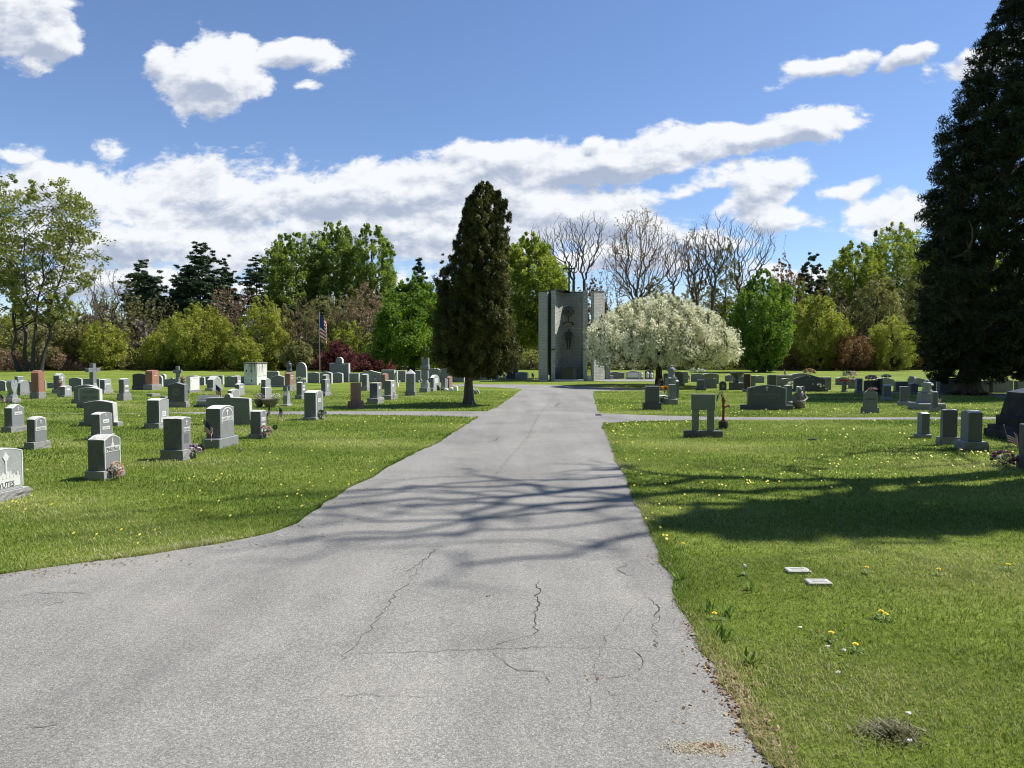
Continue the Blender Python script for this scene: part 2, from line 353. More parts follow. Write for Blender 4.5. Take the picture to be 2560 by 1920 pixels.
# cracks: thin dark ribbons lying in the asphalt
CRK = plain('crack_dark', (.055, .054, .052), .9); CRKL = plain('crack_faint', (.115, .115, .115), .9)
cr = MB()
def crack(L, w=.008, jit=.03, seed=1, mb_=cr):
    rr = random.Random(seed); P = [np.array(gp(x, y)[:2]) for x, y in L]; Q = []
    for a, b_ in zip(P[:-1], P[1:]):
        n = max(2, int(np.linalg.norm(b_-a)/.045))
        for i in range(n): Q.append(a+(b_-a)*i/n+np.array((rr.gauss(0, jit*.5), rr.gauss(0, jit*.5))))
    Q.append(P[-1]); vs = []; n = len(Q)
    for i, q in enumerate(Q):
        t = Q[min(i+1, n-1)]-Q[max(i-1, 0)]; t = t/(np.linalg.norm(t)+1e-9); nn = np.array((-t[1], t[0])); ww = w*.62*rr.uniform(.2, 1.4)*math.sin(PI*(i+.6)/(n+.2))**.4/2
        vs += [tuple(q+nn*ww)+(.0115,), tuple(q-nn*ww)+(.0115,)]
    mb_.add(vs, [(2*i, 2*i+1, 2*i+3, 2*i+2) for i in range(n-1)])
crack([(1343, 1455), (1350, 1475), (1343, 1500), (1340, 1535), (1335, 1570), (1332, 1590)], .016, .035, 1)
crack([(1332, 1590), (1285, 1600), (1240, 1616)], .006, .02, 2)
crack([(800, 1640), (1000, 1634), (1232, 1627), (1330, 1620), (1450, 1622), (1560, 1625), (1640, 1633)], .006, .015, 3)
crack([(1232, 1636), (1262, 1665), (1300, 1680), (1355, 1686), (1375, 1710)], .007, .02, 4)
crack([(1625, 1497), (1636, 1515), (1645, 1530), (1642, 1545), (1654, 1549), (1640, 1560), (1622, 1567), (1632, 1583), (1643, 1594)], .014, .03, 5)
crack([(1635, 1600), (1640, 1612), (1643, 1622)], .012, .02, 6); crack([(1640, 1580), (1680, 1576), (1710, 1570)], .006, .02, 7)
crack([(1586, 1637), (1602, 1650), (1607, 1672), (1600, 1680)], .012, .025, 8); crack([(1545, 1425), (1560, 1418), (1568, 1408), (1600, 1407)], .01, .03, 9)
crack([(1545, 1425), (1565, 1440), (1580, 1442)], .009, .03, 10); crack([(1538, 1338), (1548, 1350), (1562, 1353)], .01, .03, 11)
crack([(1610, 1346), (1622, 1340), (1630, 1347)], .01, .03, 12); crack([(1524, 1735), (1530, 1743), (1545, 1745)], .007, .02, 13)
crack([(1391, 974), (1393, 978), (1372, 1010), (1347, 1037), (1330, 1070), (1322, 1090), (1300, 1115), (1262, 1160), (1215, 1220), (1150, 1300), (1088, 1375)], .011, .05, 14)
crack([(1110, 1105), (1250, 1104), (1400, 1106), (1520, 1108)], .02, .05, 15); crack([(1236, 1105), (1243, 1097), (1252, 1091)], .03, .05, 16)
crack([(1225, 1019), (1280, 1022)], .04, .06, 17); crack([(1170, 1074), (1195, 1076)], .03, .05, 18)
crack([(60, 1490), (150, 1486), (220, 1487)], .01, .03, 19); crack([(115, 1516), (140, 1512), (160, 1505)], .012, .03, 20)
crack([(1015, 1434), (1050, 1410), (1088, 1375)], .012, .03, 21); crack([(1480, 1690), (1520, 1700), (1580, 1690)], .005, .02, 22)
crack([(1360, 1010), (1372, 1012)], .05, .05, 31); crack([(1380, 1020), (1392, 1015), (1398, 1008)], .04, .05, 32); crack([(1360, 1066), (1370, 1072), (1382, 1073)], .03, .05, 33)
crack([(700, 1760), (900, 1740), (1100, 1748)], .004, .02, 34); crack([(80, 1820), (150, 1815)], .006, .02, 35)
cr.build('crack', CRK, road)
fa = MB(); crack([(850, 1660), (1000, 1480), (1088, 1375)], .012, .03, 41, fa); crack([(1600, 1500), (1500, 1620), (1450, 1900)], .004, .03, 42, fa); fa.build('faint_crack', CRKL, road)
# small drain and paint fleck at the right junction
dm = MB(); a_ = gp(1496, 1038); dm.box(-.09, .09, -.28, .28, 0, .006)
for i in range(5): dm.box(-.07, .07, -.22+i*.1, -.18+i*.1, .006, .009, mi=1)
o = dm.build('drain_grate', [plain('rust_iron', (.09, .075, .065), .8), CRK], loc=(a_[0], a_[1], .0085), rz=-TH)
tag(o, 'small rusty drain grate set in the asphalt at the right turn-off', 'drain')

# sand, debris on the road near the camera
rng = np.random.default_rng(11)
def scatter_flat(name, centres, mat, n, size, z, spread, label, kind='stuff', elong=1.0, tilt=.35):
    C = np.asarray(centres)[:, :2]; idx = rng.integers(0, len(C), n); P = C[idx]+rng.normal(0, 1, (n, 2))*np.asarray(spread)
    a = rng.uniform(0, 2*PI, n); s = size*rng.uniform(.4, 1.4, n); u = np.stack([np.cos(a), np.sin(a), rng.normal(0, tilt, n)], 1)*s[:, None]; v = np.stack([-np.sin(a), np.cos(a), rng.normal(0, tilt, n)], 1)*(s*elong)[:, None]
    c3 = np.concatenate([P, z+rng.uniform(0, size*.8, (n, 1))], 1); V = np.stack([c3-u-v, c3+u-v, c3+u+v, c3-u+v], 1); V[:, :, 2] = np.maximum(V[:, :, 2], z-.002)
    o = quad_mesh(name, V, rng.random(n), mat); tag(o, kind=kind); o['label'] = label; return o
litm = leafmat('leaf_litter', [(0, (.10, .055, .03)), (.5, (.24, .15, .09)), (1, (.40, .31, .20))], .1)
edge = [gp(1730+q*(1925-1730)+rng.normal(0, 6), 1590+q*330) for q in rng.random(50)]
edgeb = [gp(x+14, y) for x, y in ((1745, 1600), (1790, 1690), (1815, 1730), (1850, 1780), (1868, 1815), (1890, 1845), (1915, 1880), (1935, 1910))]
scatter_flat('leaf_litter', edgeb, litm, 700, .009, .012, (.045, .09), 'brown leaf litter along the right edge of the road', elong=.6)
scatter_flat('leaf_crumbs', [gp(x+8, y) for x, y in RIGHT[4:17]], litm, 500, .008, .010, (.05, .12), 'dry brown crumbs along the right edge of the road', elong=.6)
scatter_flat('leaf_debris', [gp(x, y+4) for x, y in LEFT[1:12]], litm, 500, .009, .010, (.35, .05), 'dry debris along the left edge of the road', elong=.5)
sandm = leafmat('sand', [(0, (.30, .26, .18)), (1, (.48, .42, .30))], 0)
scatter_flat('sand', [gp(1725, 1876), gp(1760, 1868), gp(1790, 1878)], sandm, 1300, .0026, .0095, (.06, .024), 'pale sandy spill on the asphalt near the right edge')
scatter_flat('bark_crumbs', [gp(1765, 1868), gp(1778, 1870)], litm, 26, .006, .010, (.02, .008), 'dark crumbs lying on the sandy spill')
scatter_flat('road_specks', [gp(x, y) for x, y in ((1638, 1755), (1695, 1808), (1710, 1775), (1225, 1495), (230, 1483), (1815, 1895), (1480, 1700), (500, 1480), (900, 1300))], litm, 22, .006, .010, (.03, .02), 'dark crumbs scattered on the asphalt')

# ------------------------------------------------------------ grass blades (one object of ground cover)
def grass(name, n, d0, d1, p, xr, hh, ww, seed, extra=None):
    rg = np.random.default_rng(seed); q = rg.random(n); e = 2-p
    D = (d0**e+q*(d1**e-d0**e))**(1/e); T = rg.uniform(xr[0], xr[1], n); P = np.stack([T*D, D], 1)
    if extra is not None: P = extra(rg, n)
    keep = np.ones(len(P), bool)
    for r in ROADS: keep &= ~inpoly(P, r)
    P = P[keep]; n = len(P); D = np.hypot(P[:, 0], P[:, 1])
    # clumpiness
    cl = .5+.25*np.sin(P[:, 0]*7.1+3*np.sin(P[:, 1]*3.7))+.25*np.sin(P[:, 1]*9.3+2.2*np.sin(P[:, 0]*5.1))
    tuft = np.sin(P[:, 0]*2.3+1.7*np.sin(P[:, 1]*1.9))*np.sin(P[:, 1]*2.9+np.sin(P[:, 0]*3.1))
    pt = np.sin(P[:, 0]*1.7+2*np.sin(P[:, 1]*1.3+1))*np.sin(P[:, 1]*2.1+1.5*np.sin(P[:, 0]*1.9)); nb = np.clip((6.5-D)/3.5, 0, 1)
    h = hh*(.40+.60*rg.random(n))*(.72+.5*cl+.18*tuft)*(1-.38*np.clip(pt, 0, 1)*nb+.55*np.clip(-pt-.2, 0, 1)*nb)*np.clip(.85+D*.035, .85, 1.5); wd = ww*np.clip(D/4, .8, 6)**.8*rg.uniform(.6, 1.3, n)
    a = rg.uniform(0, 2*PI, n); la = a+PI/2+rg.normal(0, .5, n); lean = rg.uniform(.25, 1.05, n)*h
    side = np.stack([np.cos(a), np.sin(a), np.zeros(n)], 1); ln = np.stack([np.cos(la)*lean, np.sin(la)*lean, np.zeros(n)], 1)
    b0 = np.concatenate([P, np.zeros((n, 1))], 1); up = np.zeros((n, 3)); up[:, 2] = h
    w0 = side*(wd/2)[:, None]; mid = b0+up*.58+ln*.35; tip = b0+up*.95+ln
    V1 = np.stack([b0-w0, b0+w0, mid+w0*.8, mid-w0*.8], 1); V2 = np.stack([mid-w0*.8, mid+w0*.8, tip+w0*.12, tip-w0*.12], 1)
    dry = np.clip(.40+.13*nb*(P[:, 0] > .5)+.22*np.clip(pt, -.4, 1)*nb+.20*np.sin(P[:, 0]*.9+np.sin(P[:, 1]*.8)*2)+.14*np.sin(P[:, 1]*1.7+P[:, 0]*1.1)+rg.normal(0, .17, n)+.05+.10*np.sin(P[:, 1]*2.4+.5*np.sin(P[:, 0]*.6))*(1-nb), 0, 1)
    V = np.concatenate([V1, V2]); r = np.concatenate([dry, dry]); return V, r
GM = leafmat('grass_blade', [(0, (.066, .120, .018)), (.35, (.150, .230, .034)), (.6, (.235, .305, .066)), (.8, (.33, .355, .145)), (1, (.54, .49, .31))], .35, .5)
V1, r1 = grass('g', 620000, 2.2, 34, 1.5, (-1.0, 1.25), .036, .0038, 21)
o = quad_mesh('grass', V1, r1, GM); tag(o, kind='stuff'); o['label'] = 'short mown grass on the lawns beside the road'
# taller ragged grass along the road edges
def edge_pts(rg, n):
    L = [gp(x, y)[:2] for x, y in RIGHT+[(1960, 1960)]]; L2 = [gp(x, y)[:2] for x, y in LEFT[1:]]
    P = []
    for LL, k, sx in ((L, n*2//3, 1), (L2, n-n*2//3, -1)):
        seg = np.array([np.linalg.norm(LL[i+1]-LL[i])/(np.hypot(*LL[i])+1) for i in range(len(LL)-1)]); pr = seg/seg.sum()
        i = rg.choice(len(seg), k, p=pr); t = rg.random(k)[:, None]; A = np.array(LL)[i]; B = np.array(LL)[i+1]; d = B-A; d /= np.linalg.norm(d, axis=1)[:, None]
        nrm = np.stack([d[:, 1], -d[:, 0]], 1)*(-1)
        q = A+(B-A)*t; off = np.abs(rg.normal(0, .09, k))[:, None]-.02
        P.append(q+np.where(sx > 0, 1, -1)*np.stack([np.ones(k), np.zeros(k)], 1)*off if sx > 0 else q+np.stack([np.zeros(k)-.3, np.ones(k)], 1)*off)
    return np.concatenate(P)
V2, r2 = grass('e', 30000, 1, 2, 1.5, (0, 1), .048, .0036, 22, edge_pts)
o = quad_mesh('edge_grass', V2, np.clip(r2+.05, 0, 1), GM); tag(o, kind='stuff'); o['label'] = 'longer ragged grass along the road edges'

# dandelions: near ones are things, the rest is ground cover
DY = plain('dandelion_yellow', (.80, .60, .02), .6); DG = plain('dandelion_green', (.10, .17, .03), .6); DS = plain('dandelion_seed', (.55, .55, .5), .8)
def dandelion(x, y, label, seedhead=False, h=.05, r=.017):
    p = gp(x, y+2); e = empty('dandelion', p, random.uniform(0, 6), label, 'flower', 'dandelions in the right foreground grass')
    st = MB(); st.tube([(0, 0, 0), (.004, .003, h*.6), (.008, .004, h)], .0022, 5); st.build('stem', DG, e)
    fl = MB()
    for k, (rr, zz, n) in enumerate(((r, 0, 16), (r*.72, .004, 12), (r*.42, .007, 8))):
        for i in range(n):
            a = 2*PI*i/n+k*.2; c_, s_ = math.cos(a), math.sin(a); cx, cy, cz = .008, .004, h+zz
            w_ = rr*.22; fl.add([(cx-s_*w_*.4, cy+c_*w_*.4, cz), (cx+s_*w_*.4, cy-c_*w_*.4, cz), (cx+c_*rr+s_*w_, cy+s_*rr-c_*w_, cz+.003), (cx+c_*rr-s_*w_, cy+s_*rr+c_*w_, cz+.003)], [(0, 1, 2, 3)])
    if seedhead: fl = MB(); fl.blob((.008, .004, h+.01), .016, 3, jit=.1)
    else: fl.blob((.008, .004, h+.003), (.009, .009, .006), 2)
    fl.build('seed_head' if seedhead else 'flower_head', DS if seedhead else DY, e)
    lv = MB(); rr = random.Random(int(x))
    for i in range(7):
        a = rr.uniform(0, 6.28); L_ = rr.uniform(.04, .08); c_, s_ = math.cos(a), math.sin(a); w_ = .007
        lv.add([(0, 0, .005), (c_*L_*.6-s_*w_, s_*L_*.6+c_*w_, .022), (c_*L_, s_*L_, .018), (c_*L_*.6+s_*w_, s_*L_*.6-c_*w_, .022)], [(0, 1, 2, 3)])
    lv.build('leaves', DG, e)
for a in ((1789, 1551, 'bright yellow dandelion in the tall grass nearest the road edge'), (2204, 1546, 'yellow dandelion on the right, upper half of a touching pair'), (2214, 1551, 'yellow dandelion on the right, lower half of a touching pair'),
          (2077, 1601, 'small yellow dandelion left of the bright low one'), (2141, 1629, 'large bright yellow dandelion low in the middle of the right lawn'), (2170, 1432, 'pale yellow dandelion right of the flat white markers'), (2346, 1437, 'small yellow dandelion between the two at the right, in short grass'),
          (2522, 1424, 'broad yellow dandelion near the right edge of the picture'), (1706, 1371, 'small yellow dandelion by the road just below the shadow')):
    dandelion(a[0], a[1], a[2])
dandelion(1864, 1438, 'white dandelion seed head above a leafy weed', True, .07)
# far dandelions
rg = np.random.default_rng(5); P = []
def dcl(x, y, sx, sy, n):
    for _ in range(int(n*.36)):
        q = (rg.normal(x, sx), rg.normal(y, sy))
        if q[1] > 960: P.append(gp(*q)[:2])
for a in ((900, 1230, 120, 40, 70), (600, 1290, 160, 35, 45), (350, 1350, 90, 14, 22), (60, 1265, 40, 10, 24), (1120, 1010, 60, 9, 50), (1270, 990, 30, 6, 50), (1000, 1060, 150, 12, 60), (300, 1120, 200, 60, 55), (700, 1150, 150, 50, 55),
          (1560, 1100, 40, 26, 90), (1620, 1060, 60, 6, 50), (1540, 1010, 40, 14, 60), (2000, 1180, 220, 25, 130), (2450, 1140, 70, 18, 110), (2250, 1150, 200, 25, 90), (1900, 1033, 160, 5, 110), (2300, 1030, 150, 8, 50), (1640, 1290, 25, 60, 40), (1700, 1200, 60, 50, 40),
          (900, 1010, 150, 12, 40), (200, 1040, 200, 10, 40), (600, 1010, 200, 15, 40), (2050, 1075, 220, 12, 50), (1900, 1210, 40, 8, 40)): dcl(*a)
P = np.array(P); k = ~inpoly(P, main); 
for r in ROADS[1:]: k &= ~inpoly(P, r)
P = P[k]; n = len(P); s = .0125*rg.uniform(.7, 1.2, n)*np.clip(np.hypot(P[:, 0], P[:, 1])/12, 1, 1.5); z = rg.uniform(.03, .06, n)
u = np.stack([s, 0*s, 0*s], 1); v = np.stack([0*s, s, s*.55], 1); c3 = np.concatenate([P, z[:, None]], 1)
V = np.stack([c3-u*.5-v, c3+u*.5-v, c3+u-v*0, c3+u*.5+v, c3-u*.5+v, c3-u], 1)
o = quad_mesh('dandelion_flowers', V, rg.random(n), leafmat('dandelion_far', [(0, (.62, .52, .05)), (1, (.78, .70, .16))], .2), k=6); tag(o, kind='stuff'); o['label'] = 'yellow dandelions scattered over the lawns'
# broad-leaved weed tufts by the road edge
WD = leafmat('weed_leaf', [(0, (.09, .17, .03)), (1, (.20, .30, .07))], .4)
def weed(x, y, label, n=16, L=.09):
    p = gp(x, y); rr = np.random.default_rng(int(x)); Vs = []
    for i in range(n):
        a = rr.uniform(0, 6.28); el = rr.uniform(.5, 1.3); l = L*rr.uniform(.5, 1.1); d = np.array((math.cos(a)*math.cos(el), math.sin(a)*math.cos(el), math.sin(el))); s_ = np.array((-math.sin(a), math.cos(a), 0))*l*.11
        b0 = np.array((rr.normal(0, .018), rr.normal(0, .018), 0)); Vs.append([b0-s_*.3, b0+s_*.3+d*.01, b0+d*l*.55+s_, b0+d*l]); Vs.append([b0, b0+d*l*.5-s_, b0+d*l, b0+d*l*.55+s_*.2])
    o = quad_mesh('weed', np.array(Vs), rr.random(len(Vs)), WD); o.location = tuple(p); tag(o, label, 'weed', 'leafy weeds by the road edge')
for a in ((1702, 1452, 'pale green weed at the road edge, farthest up the verge'), (1770, 1530, 'tall leafy weed above the nearest dandelion'), (1822, 1540, 'leafy weed right of the nearest dandelion'), (1790, 1585, 'narrow-leaved weed just below the nearest dandelion'), (1812, 1600, 'narrow-leaved weed, lowest of the verge weeds'), (1880, 1478, 'weed under the white dandelion seed head'), (1875, 1660, 'grey-green weed alone in the lower verge')): weed(*a)
# rough clump of dead grass, bottom right
dg = leafmat('dead_grass', [(0, (.07, .07, .035)), (.6, (.16, .16, .08)), (1, (.28, .26, .15))], .2)
q = gp(2235, 1835); rg = np.random.default_rng(9); n = 800; a = rg.uniform(0, 2*PI, n); r = np.abs(rg.normal(0, .06, n)); b0 = np.stack([r*np.cos(a)*1.5, r*np.sin(a), .0+0*r], 1); d = np.stack([rg.normal(0, .03, n), rg.normal(0, .03, n), rg.uniform(.01, .05, n)*np.exp(-r*3)], 1); s_ = np.cross(d, (0, 0, 1.))*.06+.001
o = quad_mesh('dead_grass', np.stack([b0-s_, b0+s_, b0+d+s_*.3, b0+d-s_*.3], 1), rg.random(n), dg); o.location = tuple(q); tag(o, kind='stuff'); o['label'] = 'matted clump of dead grass in the bottom right lawn'
# white scraps lying in the grass
SC = plain('paper_white', (.75, .72, .70), .7)
for x, y, l in ((2068, 1630, 'white torn scrap in the grass left of the bright dandelion'), (2108, 1638, 'pinkish white scrap just left of the bright dandelion'), (2000, 1582, 'pinkish scrap in the worn patch of the right lawn'), (2095, 1696, 'small white scrap alone below the bright dandelion'), (2270, 1800, 'pale scrap lying on the dead grass clump'), (2272, 1870, 'pale scrap near the bottom right corner')):
    mb_ = MB(); rr = random.Random(x); n = 9; P_ = [(math.cos(2*PI*i/n)*.014*rr.uniform(.6, 1.3), math.sin(2*PI*i/n)*.008*rr.uniform(.6, 1.3), .03+rr.uniform(0, .012)) for i in range(n)]
    mb_.add(P_+[(0, 0, .042)], [(i, (i+1) % n, n) for i in range(n)]); mb_.add([(p[0], p[1], p[2]-.004) for p in P_], [tuple(range(n))[::-1]]); tag(mb_.build('scrap', SC, loc=gp(x, y)), l, 'scrap')
# flush markers in the right lawn
for (xa, xb, ya, yb, l) in ((1965, 2023, 1424, 1437, 'flat white stone marker sunk in the grass, farther of the two'), (2016, 2075, 1457, 1463, 'flat white stone marker sunk in the grass, nearer of the two')):
    c0 = gp((xa+xb)/2, (ya+yb)/2); wd = (gp(xb, yb)-gp(xa, yb))[0]; e = empty('flat_marker', c0, -.02, l, 'grave marker')
    mb_ = MB(); mb_.box(-wd/2, wd/2, -.055, .055, -.05, .026, .006); mb_.build('slab', stone('marker_stone', (.46, .46, .43)), e); mb_ = MB()
    for i in range(2): mb_.box(-wd*.3, wd*.3, -.03+i*.04, -.02+i*.04, .026, .028)
    mb_.build('inscription', DIRT, e)
# ------------------------------------------------------------ gravestones
def corner_fit(bl, bm, br, yb):
    C = gp(bm, yb)
    if bm < VPX: P = -tsolve(C, UPP, bl); R = tsolve(C, UR, br); side = -1      # near corner is the right one
    else: R = tsolve(C, UR, bl); P = tsolve(C, UPP, br); side = 1
    return C, abs(P), abs(R), side
def fit(cls, bl, bm, br, yb, thin=.3):
    if bm is None:
        lo, hi = bl+.01, br-.01
        for _ in range(40):
            bm = (lo+hi)/2; C, P, R, s = corner_fit(bl, bm, br, yb)
            # F stones are thin along the row, R stones thin across it; moving bm away from the far side makes R smaller
            big = (R > thin) if cls == 'F' else (P < thin)
            if s < 0: lo, hi = (bm, hi) if big else (lo, bm)
            else: lo, hi = (lo, bm) if big else (bm, hi)
    C, P, R, s = corner_fit(bl, bm, br, yb)
    ctr = C+UPP*(s*P/2)+UR*(R/2); return ctr, P, R
def profile(shape, w, h):
    a = w/2; P = []
    def arc(x0, x1, z0, rise, n=14): return [(x0+(x1-x0)*i/n, z0+rise*math.sin(PI*i/n)) for i in range(n+1)]
    if shape == 'flat': P = [(a, h), (-a, h)]
    elif shape == 'arch': P = arc(a, -a, h*.90, h*.10) if w > .9*h else arc(a, -a, h-.16*w, .16*w)
    elif shape == 'domed': r = .34*w; P = arc(a, -a, h-r, r)
    elif shape == 'low': r = .09*w; P = arc(a, -a, h-r, r)
    elif shape == 'round': r = min(a, h*.6); P = [(a*math.cos(PI*i/18), h-r+r*math.sin(PI*i/18)) for i in range(19)]
    elif shape == 'gothic': r = min(w*.75, h*.6); P = [(a*math.cos(PI*i/18)**1 if True else 0, h-r+r*math.sin(PI*i/18)**.8) for i in range(19)]
    elif shape == 'gable': r = .13*w; P = [(a, h-r), (0, h), (-a, h-r)]
    elif shape == 'ogee':
        r = .2*w; P = [(a*(1-i/10), h-r+r*(.5-.5*math.cos(PI*i/10))) for i in range(11)]; P += [(-x, z) for x, z in P[::-1][1:]]
    elif shape == 'shoulder': r = .22*w; P = [(a, h-r-.02), (a*.8, h-r-.02)]+arc(a*.8, -a*.8, h-r, r)+[(-a*.8, h-r-.02), (-a, h-r-.02)]
    elif shape == 'bump': z = h*.86; P = [(a, z*.96), (a*.16, z)]+[(a*.15*math.cos(PI*i/12), z+(h-z)*math.sin(PI*i/12)) for i in range(13)]+[(-a*.16, z), (-a, z*.96)]
    elif shape == 'tall_shoulder':
        z = h*.76; P = [(a, z), (a*.33, z)]+[(a*.33*math.cos(PI*i/14), h-a*.33+a*.33*math.sin(PI*i/14)) for i in range(15)]+[(-a*.33, z), (-a, z)]
    elif shape == 'notch': P = [(a, h*.93), (a*.8, h), (-a*.8, h), (-a, h*.93)]
    return [(-a, 0), (a, 0)]+P
def slab(mb_, w, d, h, shape='flat', z0=0, rock=0, taper=0, x0=0, mi=0, seed=1, lean=0):
    """dressed stone: profile in x,z, given depth, chamfered edges; rock = rough hewn edge"""
    rr = random.Random(seed); P = profile(shape, w, h)
    # resample
    Q = []; st = .07 if rock else 9
    for i in range(len(P)):
        a, b_ = P[i], P[(i+1) % len(P)]; L_ = math.hypot(b_[0]-a[0], b_[1]-a[1]); n = max(1, int(L_/st)); Q += [(a[0]+(b_[0]-a[0])*k/n, a[1]+(b_[1]-a[1])*k/n) for k in range(n)]
    n = len(Q); cx, cz = 0, h*.5; bv = min(.009, d*.08)
    ys = [-d/2, -d/2+bv]+([-d/2+d*t for t in (.3, .5, .7)] if rock else [])+[d/2-bv, d/2]; vs = []
    for j, y in enumerate(ys):
        for (x, z) in Q:
            o = -bv if j in (0, len(ys)-1) else 0
            L_ = math.hypot(x-cx, z-cz)+1e-6; X = x+o*(x-cx)/L_; Z = z+o*(z-cz)/L_
            if rock and 0 < j < len(ys)-1 and z > .01:
                q = rr.uniform(-.3, 1)*rock*(1 if j not in (1, len(ys)-2) else .3); X += q*(x-cx)/L_; Z += q*(z-cz)/L_*.5
            X *= 1-taper*max(0, Z)/h; Y = y*(1-taper*.6*max(0, Z)/h)
            vs.append((x0+X+lean*Z, Y, z0+max(0, Z)))
    fs = [tuple(range(n)), tuple(range(n*(len(ys)-1), n*len(ys)))[::-1]]
    for j in range(len(ys)-1):
        for i in range(n): k = (i+1) % n; fs.append((j*n+i, (j+1)*n+i, (j+1)*n+k, j*n+k))
    top = []
    for i in range(n):
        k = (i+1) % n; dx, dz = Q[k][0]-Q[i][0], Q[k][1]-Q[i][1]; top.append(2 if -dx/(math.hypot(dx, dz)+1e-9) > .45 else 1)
    b0 = len(mb_.v); mb_.v += vs; mb_.f += [tuple(q+b0 for q in f_) for f_ in fs]; mb_.m += [mi, mi]+top*(len(ys)-1); return mb_
def rough_block(mb_, w, d, h, z0=0, rock=.02, seed=1, mi=0):
    """rock-faced base block, flat top"""
    rr = random.Random(seed); nx, ny = max(3, int(w/.07)), max(3, int(d/.07)); per = [(-w/2+w*i/nx, -d/2) for i in range(nx)]+[(w/2, -d/2+d*i/ny) for i in range(ny)]+[(w/2-w*i/nx, d/2) for i in range(nx)]+[(-w/2, d/2-d*i/ny) for i in range(ny)]
    n = len(per); vs = []; zs = [0, .28, .6, .88, 1]
    for zi in zs:
        for (x, y) in per:
            q = 0 if zi == 1 else (rr.uniform(-.2, 1)*rock if zi < .88 else rock*.15); L_ = math.hypot(x, y)
            sx = 1 if abs(abs(x)-w/2) < 1e-6 else 0; sy = 1 if abs(abs(y)-d/2) < 1e-6 else 0
            vs.append((x+q*sx*math.copysign(1, x), y+q*sy*math.copysign(1, y), z0+h*zi))
    fs = [tuple(range(n))[::-1]]
    for j in range(4):
        for i in range(n): k = (i+1) % n; fs.append((j*n+i, j*n+k, (j+1)*n+k, (j+1)*n+i))
    mb_.add(vs, fs, mi); mb_.add([v for v in vs[n*4:]], [tuple(range(n))], 1); return mb_
def text_part(body, w, h, x, z, y, mat, parent, name='inscription', depth=.003):
    """raised lettering scaled to w x h, standing on the plane y, centred at x,z"""
    cu = bpy.data.curves.new(name, 'FONT'); cu.body = body; cu.align_x = 'CENTER'; cu.align_y = 'CENTER'; cu.extrude = .02; cu.resolution_u = 2
    t = bpy.data.objects.new('t', cu); me = bpy.data.meshes.new_from_object(t); bpy.data.objects.remove(t); bpy.data.curves.remove(cu)
    me.name = name; co = np.zeros(len(me.vertices)*3); me.vertices.foreach_get('co', co); co = co.reshape(-1, 3)
    mn, mx = co.min(0), co.max(0); q = np.empty_like(co)
    q[:, 0] = x+(co[:, 0]-(mn[0]+mx[0])/2)/(mx[0]-mn[0])*w; q[:, 2] = z+(co[:, 1]-(mn[1]+mx[1])/2)/(mx[1]-mn[1])*h
    q[:, 1] = y-(co[:, 2]-mn[2])/(mx[2]-mn[2]+1e-9)*depth
    me.vertices.foreach_set('co', q.astype(np.float32).ravel()); me.materials.clear(); me.materials.append(mat); me.update(); return link(name, me, parent)
def cross_mb(x, z, s, y, t=.004, k=.22):
    return MB().box(x-s*k/2, x+s*k/2, y-t, y, z-s*.6, z+s*.4).box(x-s*.32, x-s*k/2-.0005, y-t, y, z+.0*s, z+s*k).box(x+s*k/2+.0005, x+s*.32, y-t, y, z+.0*s, z+s*k)
STN = {}
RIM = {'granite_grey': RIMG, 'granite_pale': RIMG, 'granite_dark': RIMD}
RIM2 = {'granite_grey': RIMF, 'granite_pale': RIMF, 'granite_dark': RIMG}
GPS = 'gravestones standing on the lawns'
